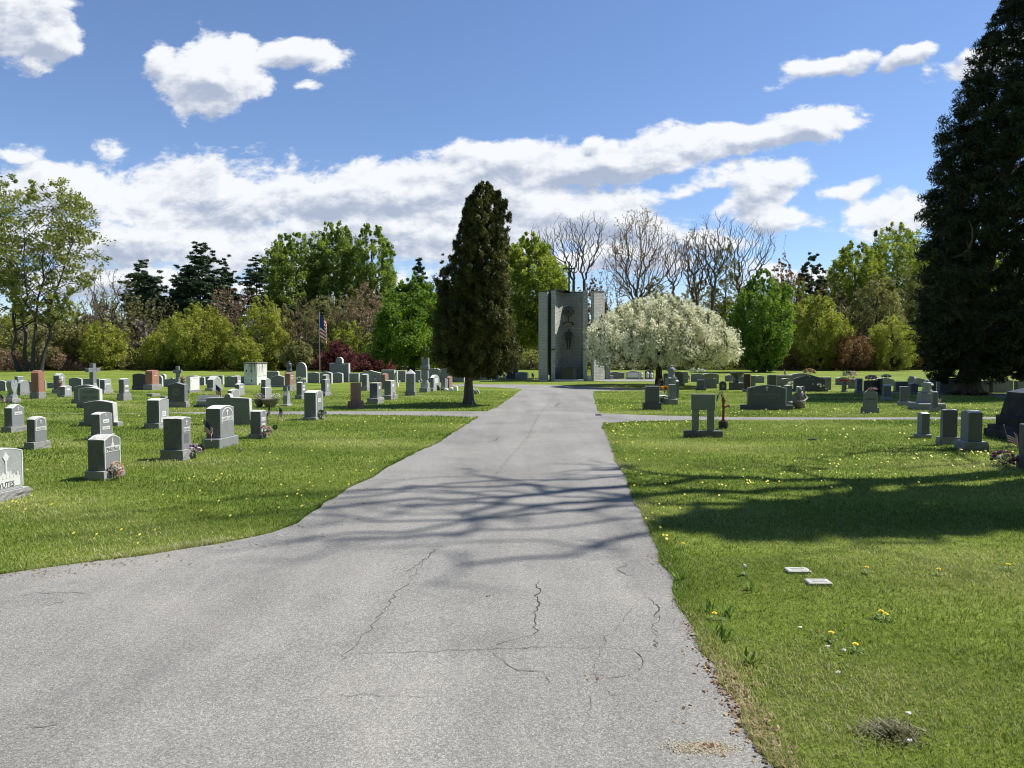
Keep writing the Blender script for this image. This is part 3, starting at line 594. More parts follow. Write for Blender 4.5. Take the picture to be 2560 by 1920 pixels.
def grave(key, cls, bl, bm, br, yb, ys, yt, label, shape='flat', mat=None, ratio=.74, rock=0, deco=(), taper=0, thin=.3, lean=0, baserock=True, cat='gravestone', basemat=None, drat=None, flip=False):
    mat = mat or GR; ctr, P, R = fit(cls, bl, bm, br, yb, thin)
    if cls == 'F': w, d, rz = P, R, -TH
    else: w, d, rz = R, P, PI/2-TH
    if flip: rz += PI
    H = max(.1, zat(ctr, yt)); seed = int(bl*7+yb) % 9973
    e = empty('gravestone', ctr, rz, label, cat, GPS)
    hb = 0
    if ys is not None:
        hb = min(max(.05, zat(ctr-UR*min(R, .5)*.4, ys)), H*.5); bmb = MB()
        if baserock: rough_block(bmb, w, d, hb, rock=min(.02, d*.05), seed=seed)
        else: bmb.box(-w/2, w/2, -d/2, d/2, 0, hb, .012)
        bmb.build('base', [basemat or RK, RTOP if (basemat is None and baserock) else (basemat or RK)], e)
        w2 = w*ratio; d2 = d*(drat or min(.9, ratio+.08))
    else: w2, d2 = w, d
    f = -d2/2; s = MB(); h2 = H-hb
    slab(s, w2, d2, h2, shape, hb, rock, taper, seed=seed, lean=lean); s.build('slab', [mat, (RIM if cls == 'R' or ctr[0] > 3 else RIM2).get(mat.name, mat), {'granite_grey': RIMF, 'granite_pale': RIMF, 'granite_dark': RIMD}.get(mat.name, mat)], e)  # grey and pale stones
    y = f-.0012
    for dc in deco:
        k = dc[0]
        if k == 'panel':   # paler raised plate (x, z, w, h) as fractions
            _, X, Z, W_, Hh = dc; a, b_ = W_*w2/2, Hh*h2/2; cx, cz = X*w2, hb+Z*h2
            MB().box(cx-a, cx+a, y-.004, y, cz-b_, cz+b_, .002).build('nameplate', FROST, e)
        elif k == 'text':
            _, T, X, Z, W_, Hh, ink = dc; text_part(T, W_*w2, Hh*h2, X*w2, hb+Z*h2, y-.0045, ink, e)
        elif k == 'cross':
            _, X, Z, s_ = dc; cross_mb(X*w2, hb+Z*h2, s_*h2, y).build('cross_relief', FROST, e)
        elif k == 'lines':
            _, X, Z, W_, Hh, n = dc; mb_ = MB()
            for i in range(n):
                zz = hb+(Z+Hh*(.5-(i+.5)/n))*h2; t = Hh*h2/n*.32; rr = random.Random(seed+i); q = rr.uniform(.7, 1)
                mb_.box(X*w2-W_*w2/2*q, X*w2+W_*w2/2*q, y-.007, y-.0042, zz-t/2, zz+t/2)
            mb_.build('inscription', DIRT, e)
        elif k == 'glines':
            _, X, Z, W_, Hh, n = dc; mb_ = MB()
            for i in range(n):
                zz = hb+(Z+Hh*(.5-(i+.5)/n))*h2; t = Hh*h2/n*.32; q = random.Random(seed+i).uniform(.7, 1)
                mb_.box(X*w2-W_*w2/2*q, X*w2+W_*w2/2*q, y-.004, y, zz-t/2, zz+t/2)
            mb_.build('inscription', FROST if dc[-1] < 9 else DIRT, e)
        elif k == 'border':  # frosted carved rim following the outline
            _, t = dc; Pf = profile(shape, w2, h2)[1:]; Pf = [(-w2/2, 0)]+Pf if False else Pf; cx, cz = 0, h2*.5; vs = []
            Pf = [(w2/2, h2*.06)]+Pf[1:]+[(-w2/2, h2*.06)]; n = len(Pf)
            for (X, Z) in Pf: vs += [(X*.985, y-.003, hb+cz+(Z-cz)*.985), (X*(1-t*2), y-.003, hb+min(Z, cz+(Z-cz)*(1-t)))]
            MB().add(vs, [(2*i, 2*i+2, 2*i+3, 2*i+1) for i in range(n-1)]).build('border', FROST, e)
        elif k == 'arch':   # raised arched frame
            _, Z, W_, Hh = dc; a = W_*w2/2; t = .035*w2+.006; top = hb+(Z+Hh/2)*h2; bot = hb+(Z-Hh/2)*h2; r = min(a, (top-bot)*.6); n = 12
            out = [(a, bot)]+[(a*math.cos(PI*i/n), top-r+r*math.sin(PI*i/n)) for i in range(n+1)]+[(-a, bot)]
            inn = [(a-t, bot)]+[((a-t)*math.cos(PI*i/n), top-r+(r-t)*math.sin(PI*i/n)) for i in range(n+1)]+[(-a+t, bot)]
            vs = [(x_, y-.004, z_) for p in zip(out, inn) for x_, z_ in p]; MB().add(vs, [(2*i, 2*i+2, 2*i+3, 2*i+1) for i in range(len(out)-1)]).build('border', FROST, e)
    STN[key] = (e, ctr, w2, d2, hb, H, rz); return e
TXT = lambda T, z, w=.8, h=.13, x=0, ink=INK: ('text', T, x, z, w, h, ink)
PL = lambda z, w=.86, h=.19, x=0: ('panel', x, z, w, h)
G_ = grave
# --- left lawn, front row beside the road
e = G_('yutes', 'R', -112, -36, 74, 1266, 1236, 1120, 'large pale gravestone cut off by the left edge, carved with a candle and castle', 'arch', GL, .80, 0, [('border', .035), TXT('YUTES', .16, .44, .12)], cat='gravestone')
_, ctr, w2, d2, hb, H, rz = STN['yutes']; y = -d2/2-.0015; h2 = H-hb
rel = MB()
def P2(L, t=.004): rel.prism([(a*w2, hb+b*h2) for a, b in L], y-t, y)
P2([(-.37, .09), (.40, .09), (.40, .30), (.34, .34), (.26, .33), (.22, .38), (.14, .34), (.10, .44), (.04, .46), (-.05, .40), (-.09, .46), (-.14, .38), (-.2, .36), (-.25, .28), (-.37, .24)], .0028)
P2([(-.022, .40), (.022, .40), (.022, .70), (-.022, .70)], .006); P2([(-.03, .70), (.03, .70), (.085, .79), (.0, .91), (-.085, .79)], .006)
for i in range(7): a_ = -.30+i*.105; P2([(a_-.022, .30), (a_+.022, .30), (a_+.02, .40+.05*math.sin(i*2.1)), (a_, .43+.05*math.sin(i*2.1)), (a_-.02, .40+.05*math.sin(i*2.1))], .006)
rel.build('carved_relief', FROST, e)
e = G_('pink', 'R', 212, 260, 310, 1203, 1178, 1087, 'rough-sided grey gravestone with arched top, nearest on the left lawn, flowers at its foot', 'arch', GR, .80, .02, [('border', .05), PL(.60, .88, .16), TXT('PINKUNAS', .60, .78, .12)])
_, ctr, w2, d2, hb, H, rz = STN['pink']; y = -d2/2-.0015; h2 = H-hb
MB().prism([(-.10*w2, hb+.68*h2), (.10*w2, hb+.68*h2), (.07*w2, hb+.74*h2), (.03*w2, hb+.80*h2), (.022*w2, hb+.9*h2), (0, hb+.93*h2), (-.022*w2, hb+.9*h2), (-.03*w2, hb+.80*h2), (-.07*w2, hb+.74*h2)], y-.005, y).build('carved_relief', FROST, e)
G_('l3', 'R', 60, 85, 126, 1125, 1106, 1041, 'rough-sided grey gravestone with arched frame and cross, far left by itself', 'arch', GR, .74, .02, [('arch', .79, .86, .36), ('cross', 0, .80, .15), PL(.52, .9, .15), TXT('KATINAS', .52, .7, .09, 0, DIRT)])
G_('l4', 'R', 4, 28, 69, 1082, 1067, 1011, 'rough-sided grey gravestone with ogee top and pale name band, at the left edge', 'ogee', GR, .76, .02, [PL(.60, .62, .14), ('lines', 0, .60, .5, .08, 1), ('cross', 0, .82, .16)])
G_('l5', 'R', 220, 247, 288, 1102, 1089, 1030, 'grey gravestone with two pale nameplates in front of the black arched one', 'low', GR, .76, 0, [('border', .04), ('cross', 0, .86, .14), PL(.60, .5, .16), ('lines', 0, .60, .4, .1, 1), PL(.30, .6, .14), ('lines', 0, .30, .46, .09, 1)])
G_('l6', 'F', 198, 294, 307, 1066, 1055, 1001, 'wide dark arched gravestone with pale right edge and top, on a long base', 'arch', GR, .80, 0, [], taper=.07)
G_('l7', 'F', 192, 254, 262, 1020, 1004, 968, 'dark framed gravestone with low arched top and stepped panels, behind the wide arched one', 'low', GR, .86, 0, [('border', .05), ('glines', 0, .68, .62, .12, 9), ('glines', -.22, .3, .34, .2, 9), ('glines', .22, .3, .34, .2, 9)])
G_('l7b', 'F', 179, 245, 253, 1009, 998, 962, 'grey gravestone with rounded top half hidden behind the dark framed one', 'low', GR, .84)
# heart monument
ctr, P, R = fit('R', 10, 31, 52, 1008); e = empty('gravestone', ctr, PI/2-TH, 'pale heart-shaped gravestone on a winged pedestal, at the left edge', 'gravestone', GPS)
hb = .15; H = zat(ctr, 950); b_ = MB(); rough_block(b_, R, P, hb, seed=3); b_.build('base', [RK, RTOP], e)
t = MB(); t.prism([(-R*.34, hb), (R*.34, hb), (R*.30, hb+.10), (R*.14, hb+.20), (0, hb+.12), (-R*.14, hb+.20), (-R*.30, hb+.10)], -P*.36, P*.36); t.build('pedestal', GL, e)
h_ = H-hb-.06; hp = []
for i in range(28):
    a = 2*PI*i/28; X = 16*math.sin(a)**3; Z = 13*math.cos(a)-5*math.cos(2*a)-2*math.cos(3*a)-math.cos(4*a); hp.append((X/32*R*.78, hb+.07+(Z+17)/29*(h_)))
t = MB(); t.prism(hp[::-1], -P*.30, P*.30); t.build('heart', GL, e)
MB().box(-R*.22, R*.22, -P*.30-.004, -P*.30-.001, hb+.07+h_*.66, hb+.07+h_*.7).build('inscription', DIRT, e)
G_('l9', 'R', 42, 50, 76, 989, 981, 950, 'smooth pale rounded gravestone right of the heart-shaped one', 'round', GL, .9, 0, [])
G_('l9b', 'R', 37, 45, 60, 976, None, 941, 'small block-topped grey stone behind the rounded pale one at the left', 'flat', GR)
G_('l10', 'R', 75, 97, 115.5, 997, 981, 926, 'tall red granite gravestone with rough arched top on a grey base', 'domed', GRED, .78, .02, [('panel', 0, .4, .6, .6)])
for c_ in STN['l10'][0].children:
    if c_.name.startswith('nameplate'): c_.data.materials[0] = GRED
G_('l10b', 'F', 106, 114.2, 115.6, 976, None, 951, 'thin white slab just right of the tall red gravestone', 'flat', GW, thin=.12)
G_('l10c', 'F', 66, 79, 81.5, 979, None, 953, 'dark little gravestone with white right edge behind the red one', 'low', GR)
G_('l11', 'F', -14, 14, 18, 977, None, 951, 'dark low-arched gravestone with white edge in the far left corner', 'low', GR)
G_('l12', 'R', 130, 147, 168, 984, 973, 933.6, 'tall rough-sided grey gravestone with shouldered top, left of the wide dark pair', 'shoulder', GL, .76, .015, [('cross', 0, .72, .3)])
G_('l13', 'R', 147, 161, 183, 993, 988.5, 964, 'small grey gravestone in front of the tall rough-sided shouldered one', 'low', GL, .78, 0, [('panel', 0, .6, .5, .2)])
G_('l14', 'F', 118, 134, 137, 970, None, 956.5, 'low dark stone showing left of the shouldered gravestone', 'flat', GR)
G_('l15', 'F', 172, 204, 208, 977, None, 944, 'wide dark gravestone with low curved top left of the stone cross', 'low', GR)
G_('l16', 'F', 208, 249, 252, 975, None, 946.5, 'wide flat-topped dark gravestone directly behind the stone cross', 'flat', GR)
G_('l18', 'R', 246, 260, 283, 984.5, 975.6, 947, 'grey gravestone with an arched pale frame right of the stone cross', 'low', GL, .76, 0, [('arch', .55, .8, .7), PL(.55, .6, .15)])
G_('l19', 'R', 293, 309, 329, 1002, 985, 946, 'slim rough-sided grey gravestone on a rock base in front of the black arched one', 'low', GR, .72, .02, [PL(.5, .6, .15), PL(.2, .7, .12)])
G_('l20', 'F', 329, 366, 371, 974, 964, 933.6, 'black arched gravestone left of the square red one', 'arch', GB, .88, 0, baserock=False, basemat=GD)
G_('l21', 'R', 358, 380, 404, 975, 961, 925, 'square red granite gravestone on a broad rock-faced base', 'low', GRED, .72, 0, [('glines', 0, .62, .5, .1, 1), ('cross', .05, .8, .16)])
G_('l22', 'F', 393, 405, 408.5, 966, None, 939, 'narrow dark stone with curved white edge right behind the square red one', 'round', GR)
G_('l22b', 'F', 400, 413, 417, 964, None, 935, 'dark round-topped stone with white edge, second right of the square red one', 'round', GR)
e = G_('l23', 'F', 410, 447, 451, 967, None, 944, 'dark gabled gravestone topped by a small cross, left of the white-faced one', 'bump', GR)
_, ctr, w2, d2, hb, H, rz = STN['l23']; MB().box(.40*w2-.09, .40*w2+.09, -.07, .07, H-.25, H+.62, .01).box(.40*w2-.24, .40*w2-.091, -.07, .07, H+.24, H+.42, .01).box(.40*w2+.091, .40*w2+.24, -.07, .07, H+.24, H+.42, .01).build('cross', GR, e)
G_('l24', 'F', 416, 465, 474, 1019, 1004, 956, 'tall dark gravestone with low gabled top and rock base, just behind the left road', 'gable', GD, .86, 0, [('glines', 0, .5, .5, .4, 9)])
G_('l25', 'R', 366.5, 381, 401, 992, None, 984, 'low rough footstone block alone in the grass', 'flat', RK, cat='footstone')
G_('l26', 'R', 400, 412, 424, 997, None, 990.5, 'low pale footstone left of the tall dark gabled gravestone', 'flat', RK, cat='footstone')
G_('l27', 'R', 464, 474, 502, 982.5, 975, 942, 'white-faced gravestone with arched panel in the middle rows', 'flat', GW, .84, 0, [('border', .05), ('arch', .78, .7, .3)])
G_('l28', 'F', 466, 500, 503, 963, None, 938.5, 'long dark gravestone with faint curved top behind the white-faced one', 'low', GR)
G_('l28b', 'F', 490, 511, 514, 963, None, 943, 'dark gravestone with a notched white top end right of the white-faced one', 'notch', GR)
G_('l28c', 'F', 505, 525, 528, 960, None, 941, 'dark flat gravestone peeping left of the serpentine pale one', 'flat', GR)
G_('l29', 'R', 513, 531, 558, 978, 970, 940, 'pale gravestone with serpentine top and raised frame behind the folded flag', 'ogee', GL, .78, 0, [('arch', .55, .86, .8)])
G_('l30', 'F', 530, 557, 560, 961, None, 938.5, 'dark gravestone with straight white right edge left of the mausoleum-side row', 'flat', GR)
G_('l31', 'F', 561, 587, 590, 968, 961, 940, 'dark low-arched gravestone on a rock-faced base left of the whitewashed vault', 'low', GR, .92)
G_('l32', 'R', 585, 593.5, 603, 968, None, 939, 'pale slim gravestone directly behind the small one left of the vault', 'low', GL, .9, 0, [PL(.5, .6, .2)])
G_('l33', 'R', 585, 596.6, 614, 989, 986, 958, 'plain pale gravestone with bowed top showing above the humped dark one', 'low', GL, .8, 0, [PL(.65, .5, .14)])
G_('l34', 'F', 600, 622, 625, 961.5, None, 941, 'dark gravestone with white right edge touching the vault', 'flat', GR)
G_('l36', 'F', 667, 696, 700, 962, None, 928, 'tall grey gravestone with notched white end right of the vault', 'notch', GR)
G_('l37', 'F', 678, 711, 715, 968, 963, 937.6, 'dark gravestone with low gabled top and white edge in front of the tall notched one', 'gable', GR, .94)
G_('l38', 'R', 708, 724.5, 740, 977.5, 963, 930, 'red-brown gravestone with gabled top on a white-edged rock base', 'gable', GBR, .74, 0, [('glines', 0, .6, .6, .4, 3)])
G_('l38b', 'F', 713, 720, 722, 962, None, 946, 'low grey stone block behind the red-brown gabled gravestone', 'flat', GR)
G_('l39', 'F', 740, 765.5, 768.5, 956.5, None, 906, 'tall dark gravestone with pointed round top and white right rim', 'gothic', GR, thin=.4)
G_('l40', 'R', 738, 754, 768, 998, 988, 954, 'slim rough-sided gravestone with flowers on its top', 'low', GR, .74, .015, [PL(.66, .5, .16), PL(.42, .6, .14)])
G_('l41', 'R', 653, 664, 677, 987, None, 945, 'tall gabled pale gravestone standing behind the framed one with flower bowls', 'gable', GL, .9, 0, [('glines', 0, .75, .5, .1, 2)])
G_('l42', 'R', 652, 663, 678.5, 1006, None, 968, 'pale square gravestone between two flower bowls', 'flat', GL, .9, 0, [('border', .07)])
G_('l43', 'R', 569, 579, 601, 998, None, 972, 'pale gravestone with arched frame peeping above the humped dark one', 'low', GL, .9, 0, [('arch', .6, .85, .7), ('cross', 0, .8, .16)])
e = G_('l45', 'F', 509, 630, 637, 1063, 1049, 983.7, 'very wide dark gravestone with a round hump on top', 'bump', GR, .93, 0, [], taper=.05)
G_('l46', 'R', 504, 549, 597, 1122, 1095, 1013, 'large smooth grey gravestone with carved arch and cross, widest of the front row', 'low', GR, .72, 0, [('arch', .70, .84, .5), ('cross', 0, .80, .2), PL(.58, .74, .14), TXT('GAVELCHUS', .58, .7, .11, 0, DIRT)], baserock=False, basemat=GR)
G_('l47', 'R', 401, 457, 487, 1152, 1125, 1042, 'rough-sided grey gravestone with slanted cross and pale name band, purple flowers beside', 'low', GR, .76, .025, [('cross', .0, .84, .16), PL(.62, .7, .13), TXT('STASKUS', .62, .6, .08, 0, DIRT), ('glines', 0, .35, .6, .3, 12)])
G_('l48', 'R', 361, 397, 428, 1073, 1058, 995.7, 'leaning-sided pale gravestone with white plate and wide carved band at its foot', 'low', GL, .80, 0, [('border', .04), PL(.36, .36, .22), ('lines', 0, .37, .26, .12, 3), PL(.12, .66, .2), ('lines', 0, .13, .5, .06, 1)], taper=.06)
G_('l49', 'R', 621.6, 652, 671, 1097, 1085.5, 1024.7, 'narrow grey gravestone with arched white frame, small flags and wreath beside it', 'low', GR, .76, 0, [('arch', .76, .9, .46), PL(.62, .66, .15), ('lines', 0, .62, .5, .08, 1), PL(.36, .56, .15), ('lines', 0, .36, .4, .08, 1), PL(.14, .56, .15)])
G_('l50', 'R', 757, 789, 812, 1052, 1042, 975.6, 'tall smooth grey pillar-like gravestone with square plate, by the left crossroad', 'low', GR, .82, 0, [('arch', .52, .88, .96), PL(.62, .40, .14), ('lines', 0, .62, .3, .07, 2)])
G_('l52', 'R', 870, 898, 909, 1022, 1003, 957, 'brown rough-sided gravestone on a matching block, at the head of the tree shadow', 'flat', GBR, .62, .015, [], basemat=GBR)
G_('l53', 'R', 918, 944, 960, 1011, 995, 957, 'grey gravestone with small square plate on a rough base, right of the brown one', 'flat', GR, .66, 0, [PL(.68, .4, .2)])
G_('l54', 'R', 955, 977, 994, 1000, 988, 951, 'grey gravestone with square plate and a white figure on its base', 'flat', GL, .66, 0, [('border', .05), PL(.65, .4, .2)])
G_('l61', 'R', 902, 917.6, 926, 977, 967, 934.6, 'slim grey gravestone on a white-edged base behind the brown one', 'low', GL, .7, .01, [('glines', 0, .6, .5, .5, 4)])
G_('l62', 'R', 954, 962.5, 971.5, 973, None, 933, 'brownish round-shouldered gravestone rising behind the one with the white figure', 'low', GBR, .9)
G_('l57', 'R', 1073, 1083, 1100, 978.5, 970, 937, 'grey gravestone with white plate, right of the column monument', 'low', GL, .8, 0, [PL(.55, .6, .4)])
G_('l57b', 'R', 1090, 1093.5, 1099, 973, None, 945, 'pale gravestone hidden behind the one right of the column monument', 'low', GL)
G_('l58', 'R', 1101, 1112.5, 1121, 976.5, 971, 946, 'grey gravestone leaning to the right beside the broken white one', 'flat', GR, .8, 0, [('lines', 0, .5, .5, .5, 3)], lean=.0)
STN['l58'][0].rotation_euler = (0, math.radians(8), PI/2-TH)
G_('l59', 'R', 1117, 1123.5, 1131, 970, None, 940, 'brownish slim gravestone behind the leaning one near the conifer', 'low', GBR, .9, 0, [('lines', 0, .5, .6, .6, 4)])
G_('l68', 'R', 806, 815, 823.5, 973, None, 936, 'grey gravestone peeping behind the slim one with a carved cross', 'low', GL)
G_('l69', 'R', 800, 813, 828, 991.5, 981.5, 948, 'slim rough-sided gravestone with long carved cross on a pale base', 'flat', GR, .76, .012, [('cross', 0, .45, .6)])
e = G_('l63', 'F', 824, 872, 876, 955, None, 893, 'tallest grey monument of the left side, round-headed with square shoulders', 'tall_shoulder', GR, thin=.45)
_, ctr, w2, d2, hb, H, rz = STN['l63']; MB().box(-w2*.3, w2*.3, -d2/2-.05, -d2/2-.002, 0, H*.72, .02).build('front_panel', GR, e)
LOWROW = [(769, 798, 801, 957.6, 930.5, 'low', 'wide dark slab left of the tallest shouldered monument'), (799, 829, 832, 958.7, 929.5, 'arch', 'dark arched slab with white rim just left of the tallest shouldered monument'),
 (831, 856, 859, 957, 931.6, 'arch', 'dark slab with white rim in front of the tallest shouldered monument'), (873, 897, 900, 955.7, 933, 'flat', 'brownish-edged dark slab right of the tallest shouldered monument'),
 (900, 952, 955, 955.5, 926, 'gable', 'very wide dark slab of the back row, left of the white-edged one'), (954, 986, 989, 955.5, 924.7, 'flat', 'dark slab with bright white right edge left of the pointed pillar'),
 (990, 1014, 1017, 955.5, 927, 'flat', 'plain dark slab just left of the pointed pillar'), (1037, 1052, 1054, 955.5, 926, 'flat', 'dark slab between pointed pillar and column monument'),
 (1070, 1100, 1103, 955.5, 921, 'low', 'wide bluish slab just right of the column monument'), (1101, 1131, 1134, 955.5, 920, 'gable', 'wide bluish slab left of the dark conifer, middle of three'), (1133, 1160, 1163, 955.5, 922, 'low', 'wide bluish slab nearest to the dark conifer trunk'),
 (1195, 1228, 1231, 951, 927.5, 'low', 'grey slab with white edge right of the conifer trunk'), (1231, 1245.5, 1248, 949, 930, 'flat', 'small grey slab between conifer and maple trunk'), (1288, 1318.5, 1321.5, 948.7, 930, 'arch', 'grey slab with pale rim between maple trunk and brick shrine')]
for i, (a, b_, c_, yb, yt, sh, lb) in enumerate(LOWROW): G_('bl%d' % i, 'F', a, b_, c_, yb, None, yt, lb, sh, GR, thin=.3)
G_('l78', 'F', 990.5, 993.6, 995, 958, None, 927.6, 'thin white leaning slab in the back row left of the pointed pillar', 'flat', GW, thin=.12)
G_('fs1', 'R', 995, 998, 1001, 957.5, None, 951.5, 'tiny pale footstone right of the thin white slab', 'flat', GL, cat='footstone'); G_('fs2', 'R', 1044, 1047, 1049.5, 957, None, 951, 'tiny pale footstone right of the pointed pillar', 'flat', GL, cat='footstone')
G_('fs3', 'R', 991.5, 994.5, 997, 967, None, 957, 'small white footstone in the grass left of the pointed pillar', 'flat', GW, cat='footstone'); G_('fs4', 'R', 1234, 1236.5, 1238, 953, None, 947.5, 'tiny white footstone in the grass right of the conifer', 'flat', GW, cat='footstone')
# --- right side
RROW = [('r2', 1524, None, 1551, 947, 929, 'low', GR, 'grey slab with white edge next to the curved stone by the shrine'), ('r3', 1551, None, 1561, 946.5, 931, 'flat', GR, 'narrow grey slab between the shrine-side slab and the framed one'),
 ('r6', 1612, None, 1634, 947, 924, 'gable', GD, 'bluish pointed gravestone just left of the blossom tree trunk'), ('r8', 1700, None, 1720, 957, 929, 'low', GR, 'dark rounded slab right behind the statue column'),
 ('r13', 1727, None, 1758, 954, 933.5, 'low', GR, 'dark gravestone with white flowers on top, behind the stepped pair'), ('r18', 1812, None, 1831, 953.5, 937, 'low', GR, 'low dark slab with carved lines right of the black boulder-like stone'),
 ('r19', 1831, None, 1861, 954.5, 937, 'flat', GR, 'dark slab with bright white top edge behind the urn'), ('r22', 1876, None, 1889, 966, 939, 'flat', GR, 'grey slab touching the dark red pillar stone on its right'), ('r23', 1884, None, 1911, 957, 939, 'arch', GR, 'dark arched slab with thin pale rim right of the dark red stone'),
 ('r24', 1917, None, 1941, 968, 937, 'notch', GD, 'bluish block-like gravestone above the left end of the wide name monument'), ('r26', 1941, None, 1980, 964, 937.5, 'flat', GR, 'long dark slab behind the small framed one'),
 ('r28', 2052, None, 2078, 974.5, 942.5, 'flat', GR, 'dark slab at the right end of the very wide one with flowers'), ('r29', 1972, None, 2030, 960, 932.5, 'low', GR, 'dark slab showing behind the very wide one with flowers'), ('r34', 2088, None, 2122, 962, 943, 'low', GR, 'dark slab behind the stone with red flowers'),
 ('r35', 2120, None, 2143, 971.5, 947.5, 'flat', GR, 'framed dark slab right of the stone with red flowers'), ('r43', 2180, None, 2236, 964, 944.5, 'low', GR, 'long slab with pale top behind the round-topped stone'), ('r44', 2268, None, 2312, 967, 944.5, 'low', GR, 'long pale-topped slab behind the small gabled one'),
 ('r42', 2233, None, 2270, 979, 953.5, 'flat', GR, 'framed slab left of the small gabled one'), ('r41', 2269, None, 2295, 981.5, 957.5, 'gable', GR, 'small gabled dark gravestone left of the seated statue'), ('r46', 2318, None, 2341, 979, 947.5, 'flat', GR, 'grey slab just right of the seated statue head'),
 ('r47', 2341, None, 2401, 982.5, 944.5, 'flat', GR, 'very wide slab just left of the big evergreen trunk'), ('r48', 2432, None, 2475, 980, 951, 'flat', GR, 'slab just right of the big evergreen trunk'), ('r49', 2472, None, 2533, 982, 950, 'flat', GR, 'wide bluish slab under the hanging evergreen twigs'), ('r50', 2534, None, 2580, 982, 952.5, 'flat', GR, 'bluish slab cut by the right edge of the picture in the back row')]
for k, a, b_, c_, yb, yt, sh, m_, lb in RROW: G_(k, 'F', a, b_, c_, yb, None, yt, lb, sh, m_)
G_('r1', 'F', 1512, 1514.5, 1526, 948.5, None, 910, 'tall dark gravestone with curved white right edge beside the shrine', 'arch', GR, thin=1.0, taper=.2)
G_('r1b', 'F', 1524, None, 1533, 948.6, None, 939, 'low pale block at the foot of the curved stone by the shrine', 'flat', GL)
G_('r4', 'F', 1564, None, 1600, 948, None, 927, 'grey gravestone with pale raised frame across the back road', 'low', GR, .9, 0, [('border', .06), ('panel', 0, .5, .78, .6)])
G_('r7', 'F', 1680, 1683, 1711, 963.5, 956, 929, 'grey rounded gravestone with white right edge, between statue column and tree', 'low', GR, .78)
G_('r7b', 'F', 1658, None, 1671, 961, None, 933, 'dark slab left of the statue column under the blossom tree', 'low', GR)
G_('r9', 'R', 1666, 1672, 1694, 1012, 998, 961, 'narrow dark block gravestone on a rock base with white-edged front, beside the orange flowers', 'flat', GD, .72, 0, [], drat=.75)
G_('r9b', 'R', 1668, 1671, 1679, 985, None, 943, 'narrow dark stone behind the rock-based one beside the orange flowers', 'low', GD)
G_('r9c', 'F', 1644, 1648, 1669, 1008, None, 988, 'low grey slant stone between the plain block and the rock-based stone', 'low', GR)
G_('r9d', 'R', 1686, 1690, 1697, 995, None, 950, 'white-topped gravestone hidden behind the statue column', 'low', GL)
G_('r10', 'F', 1607, 1609, 1653, 1025, 1007, 965, 'dark square gravestone on a rounded block, right of the road fork', 'flat', GD, .80, .012, [], basemat=GD, drat=.8)
G_('r14', 'F', 1756, 1758, 1797, 960, None, 932.5, 'tall wide gravestone of a stepped pair, the farther one with white right edge', 'low', GR, thin=.5)
G_('r15', 'F', 1760, 1761, 1792, 971, None, 945, 'nearer arched gravestone of a stepped pair with thin pale rim', 'arch', GR, thin=.3)
G_('r16', 'F', 1738, 1740, 1765, 976, 969, 949.6, 'small dark gravestone on a thin base in front of the stepped pair', 'flat', GD, .76, 0, [('glines', 0, .55, .6, .3, 9)], baserock=False, basemat=GD)
G_('r20', 'F', 1845, None, 1862, 969, None, 940, 'plain grey slab between the urn and the dark red stone', 'flat', GR)
G_('r21', 'F', 1856, 1858, 1878, 980, 972, 935, 'dark red narrow gravestone with pale top left above the wide name monument', 'flat', stone('granite_maroon', (.06, .03, .03), rough=.4), .78)
G_('r25', 'F', 1952, None, 1975, 968, None, 946, 'small framed dark gravestone above the right end of the wide name monument', 'low', GR, .9, 0, [])
G_('r27', 'F', 1976, 1978, 2070, 979, 971.6, 936.6, 'very wide dark gravestone with flowers on top on a long step', 'gable', GD, .86, 0, [TXT('MEHAK', .64, .3, .10, 0, DIRT), ('cross', 0, .86, .16)], baserock=False, basemat=GD)
G_('urb', 'F', 1849, 1851, 1983, 1024.5, 1012, 962, 'widest dark gravestone on the right lawn, low curved top, long base', 'low', GD, .74, 0, [('border', .02), TXT('URBANOWICZ', .52, .70, .12, 0, DIRT), ('cross', 0, .84, .22)], baserock=False, basemat=GD)
G_('r31', 'R', 1958, 1968, 1980, 1014, None, 963.5, 'tall slim grey stone standing behind the right end of the wide name monument', 'flat', GR, .9)
G_('r32', 'R', 1989, 1994, 2012, 1021, None, 966.7, 'pale carved tree-stump-like stone with a crouching figurine in front', 'flat', GL, rock=.04)
G_('r33', 'R', 2102, 2105, 2118, 980, 977, 953.7, 'narrow grey stone with red flowers on top in the middle of the right field', 'flat', GR, .72)
G_('r36', 'R', 2135, 2141, 2158, 983.5, 978, 945.7, 'grey stone with white plate and pink figure on its left, behind the shouldered one', 'low', GL, .78)
G_('r37', 'F', 2151, 2153, 2199, 1033.5, 1018, 972.8, 'shouldered grey gravestone with pink wreath on top, alone in front on the right', 'shoulder', GR, .76, 0, [('glines', 0, .45, .8, .08, 12)], basemat=GR, baserock=False)
G_('r38', 'F', 2158, 2160, 2196, 986, None, 951.5, 'dark block gravestone directly behind the shouldered one with the wreath', 'flat', GB, thin=.5)
G_('r38b', 'F', 2193, None, 2206, 987, None, 946, 'black narrow slab between shouldered stone and round-topped stone', 'flat', GB)
G_('r39', 'R', 2202, 2209, 2230, 1001, 992, 961, 'mossy round-topped stone with white flowers behind it', 'round', GR, .76, .015)
G_('r40', 'R', 2243, 2250, 2277, 1015, 1004, 966.5, 'square pillar-like grey stone on a rough base, alone left of the seated statue', 'flat', GR, .62, .008, [], drat=.8)
G_('r52', 'R', 2324, 2331, 2347, 1031, 1020, 979, 'slim grey stone right beside the pedestal of the seated statue', 'low', GR, .74, .012)
G_('r53', 'R', 2284, 2300, 2332, 1096, 1086, 1030, 'smallest and leftmost of the three square stones with sloped tops on the right lawn', 'gable', GR, .74, 0, [], baserock=False, drat=.62)
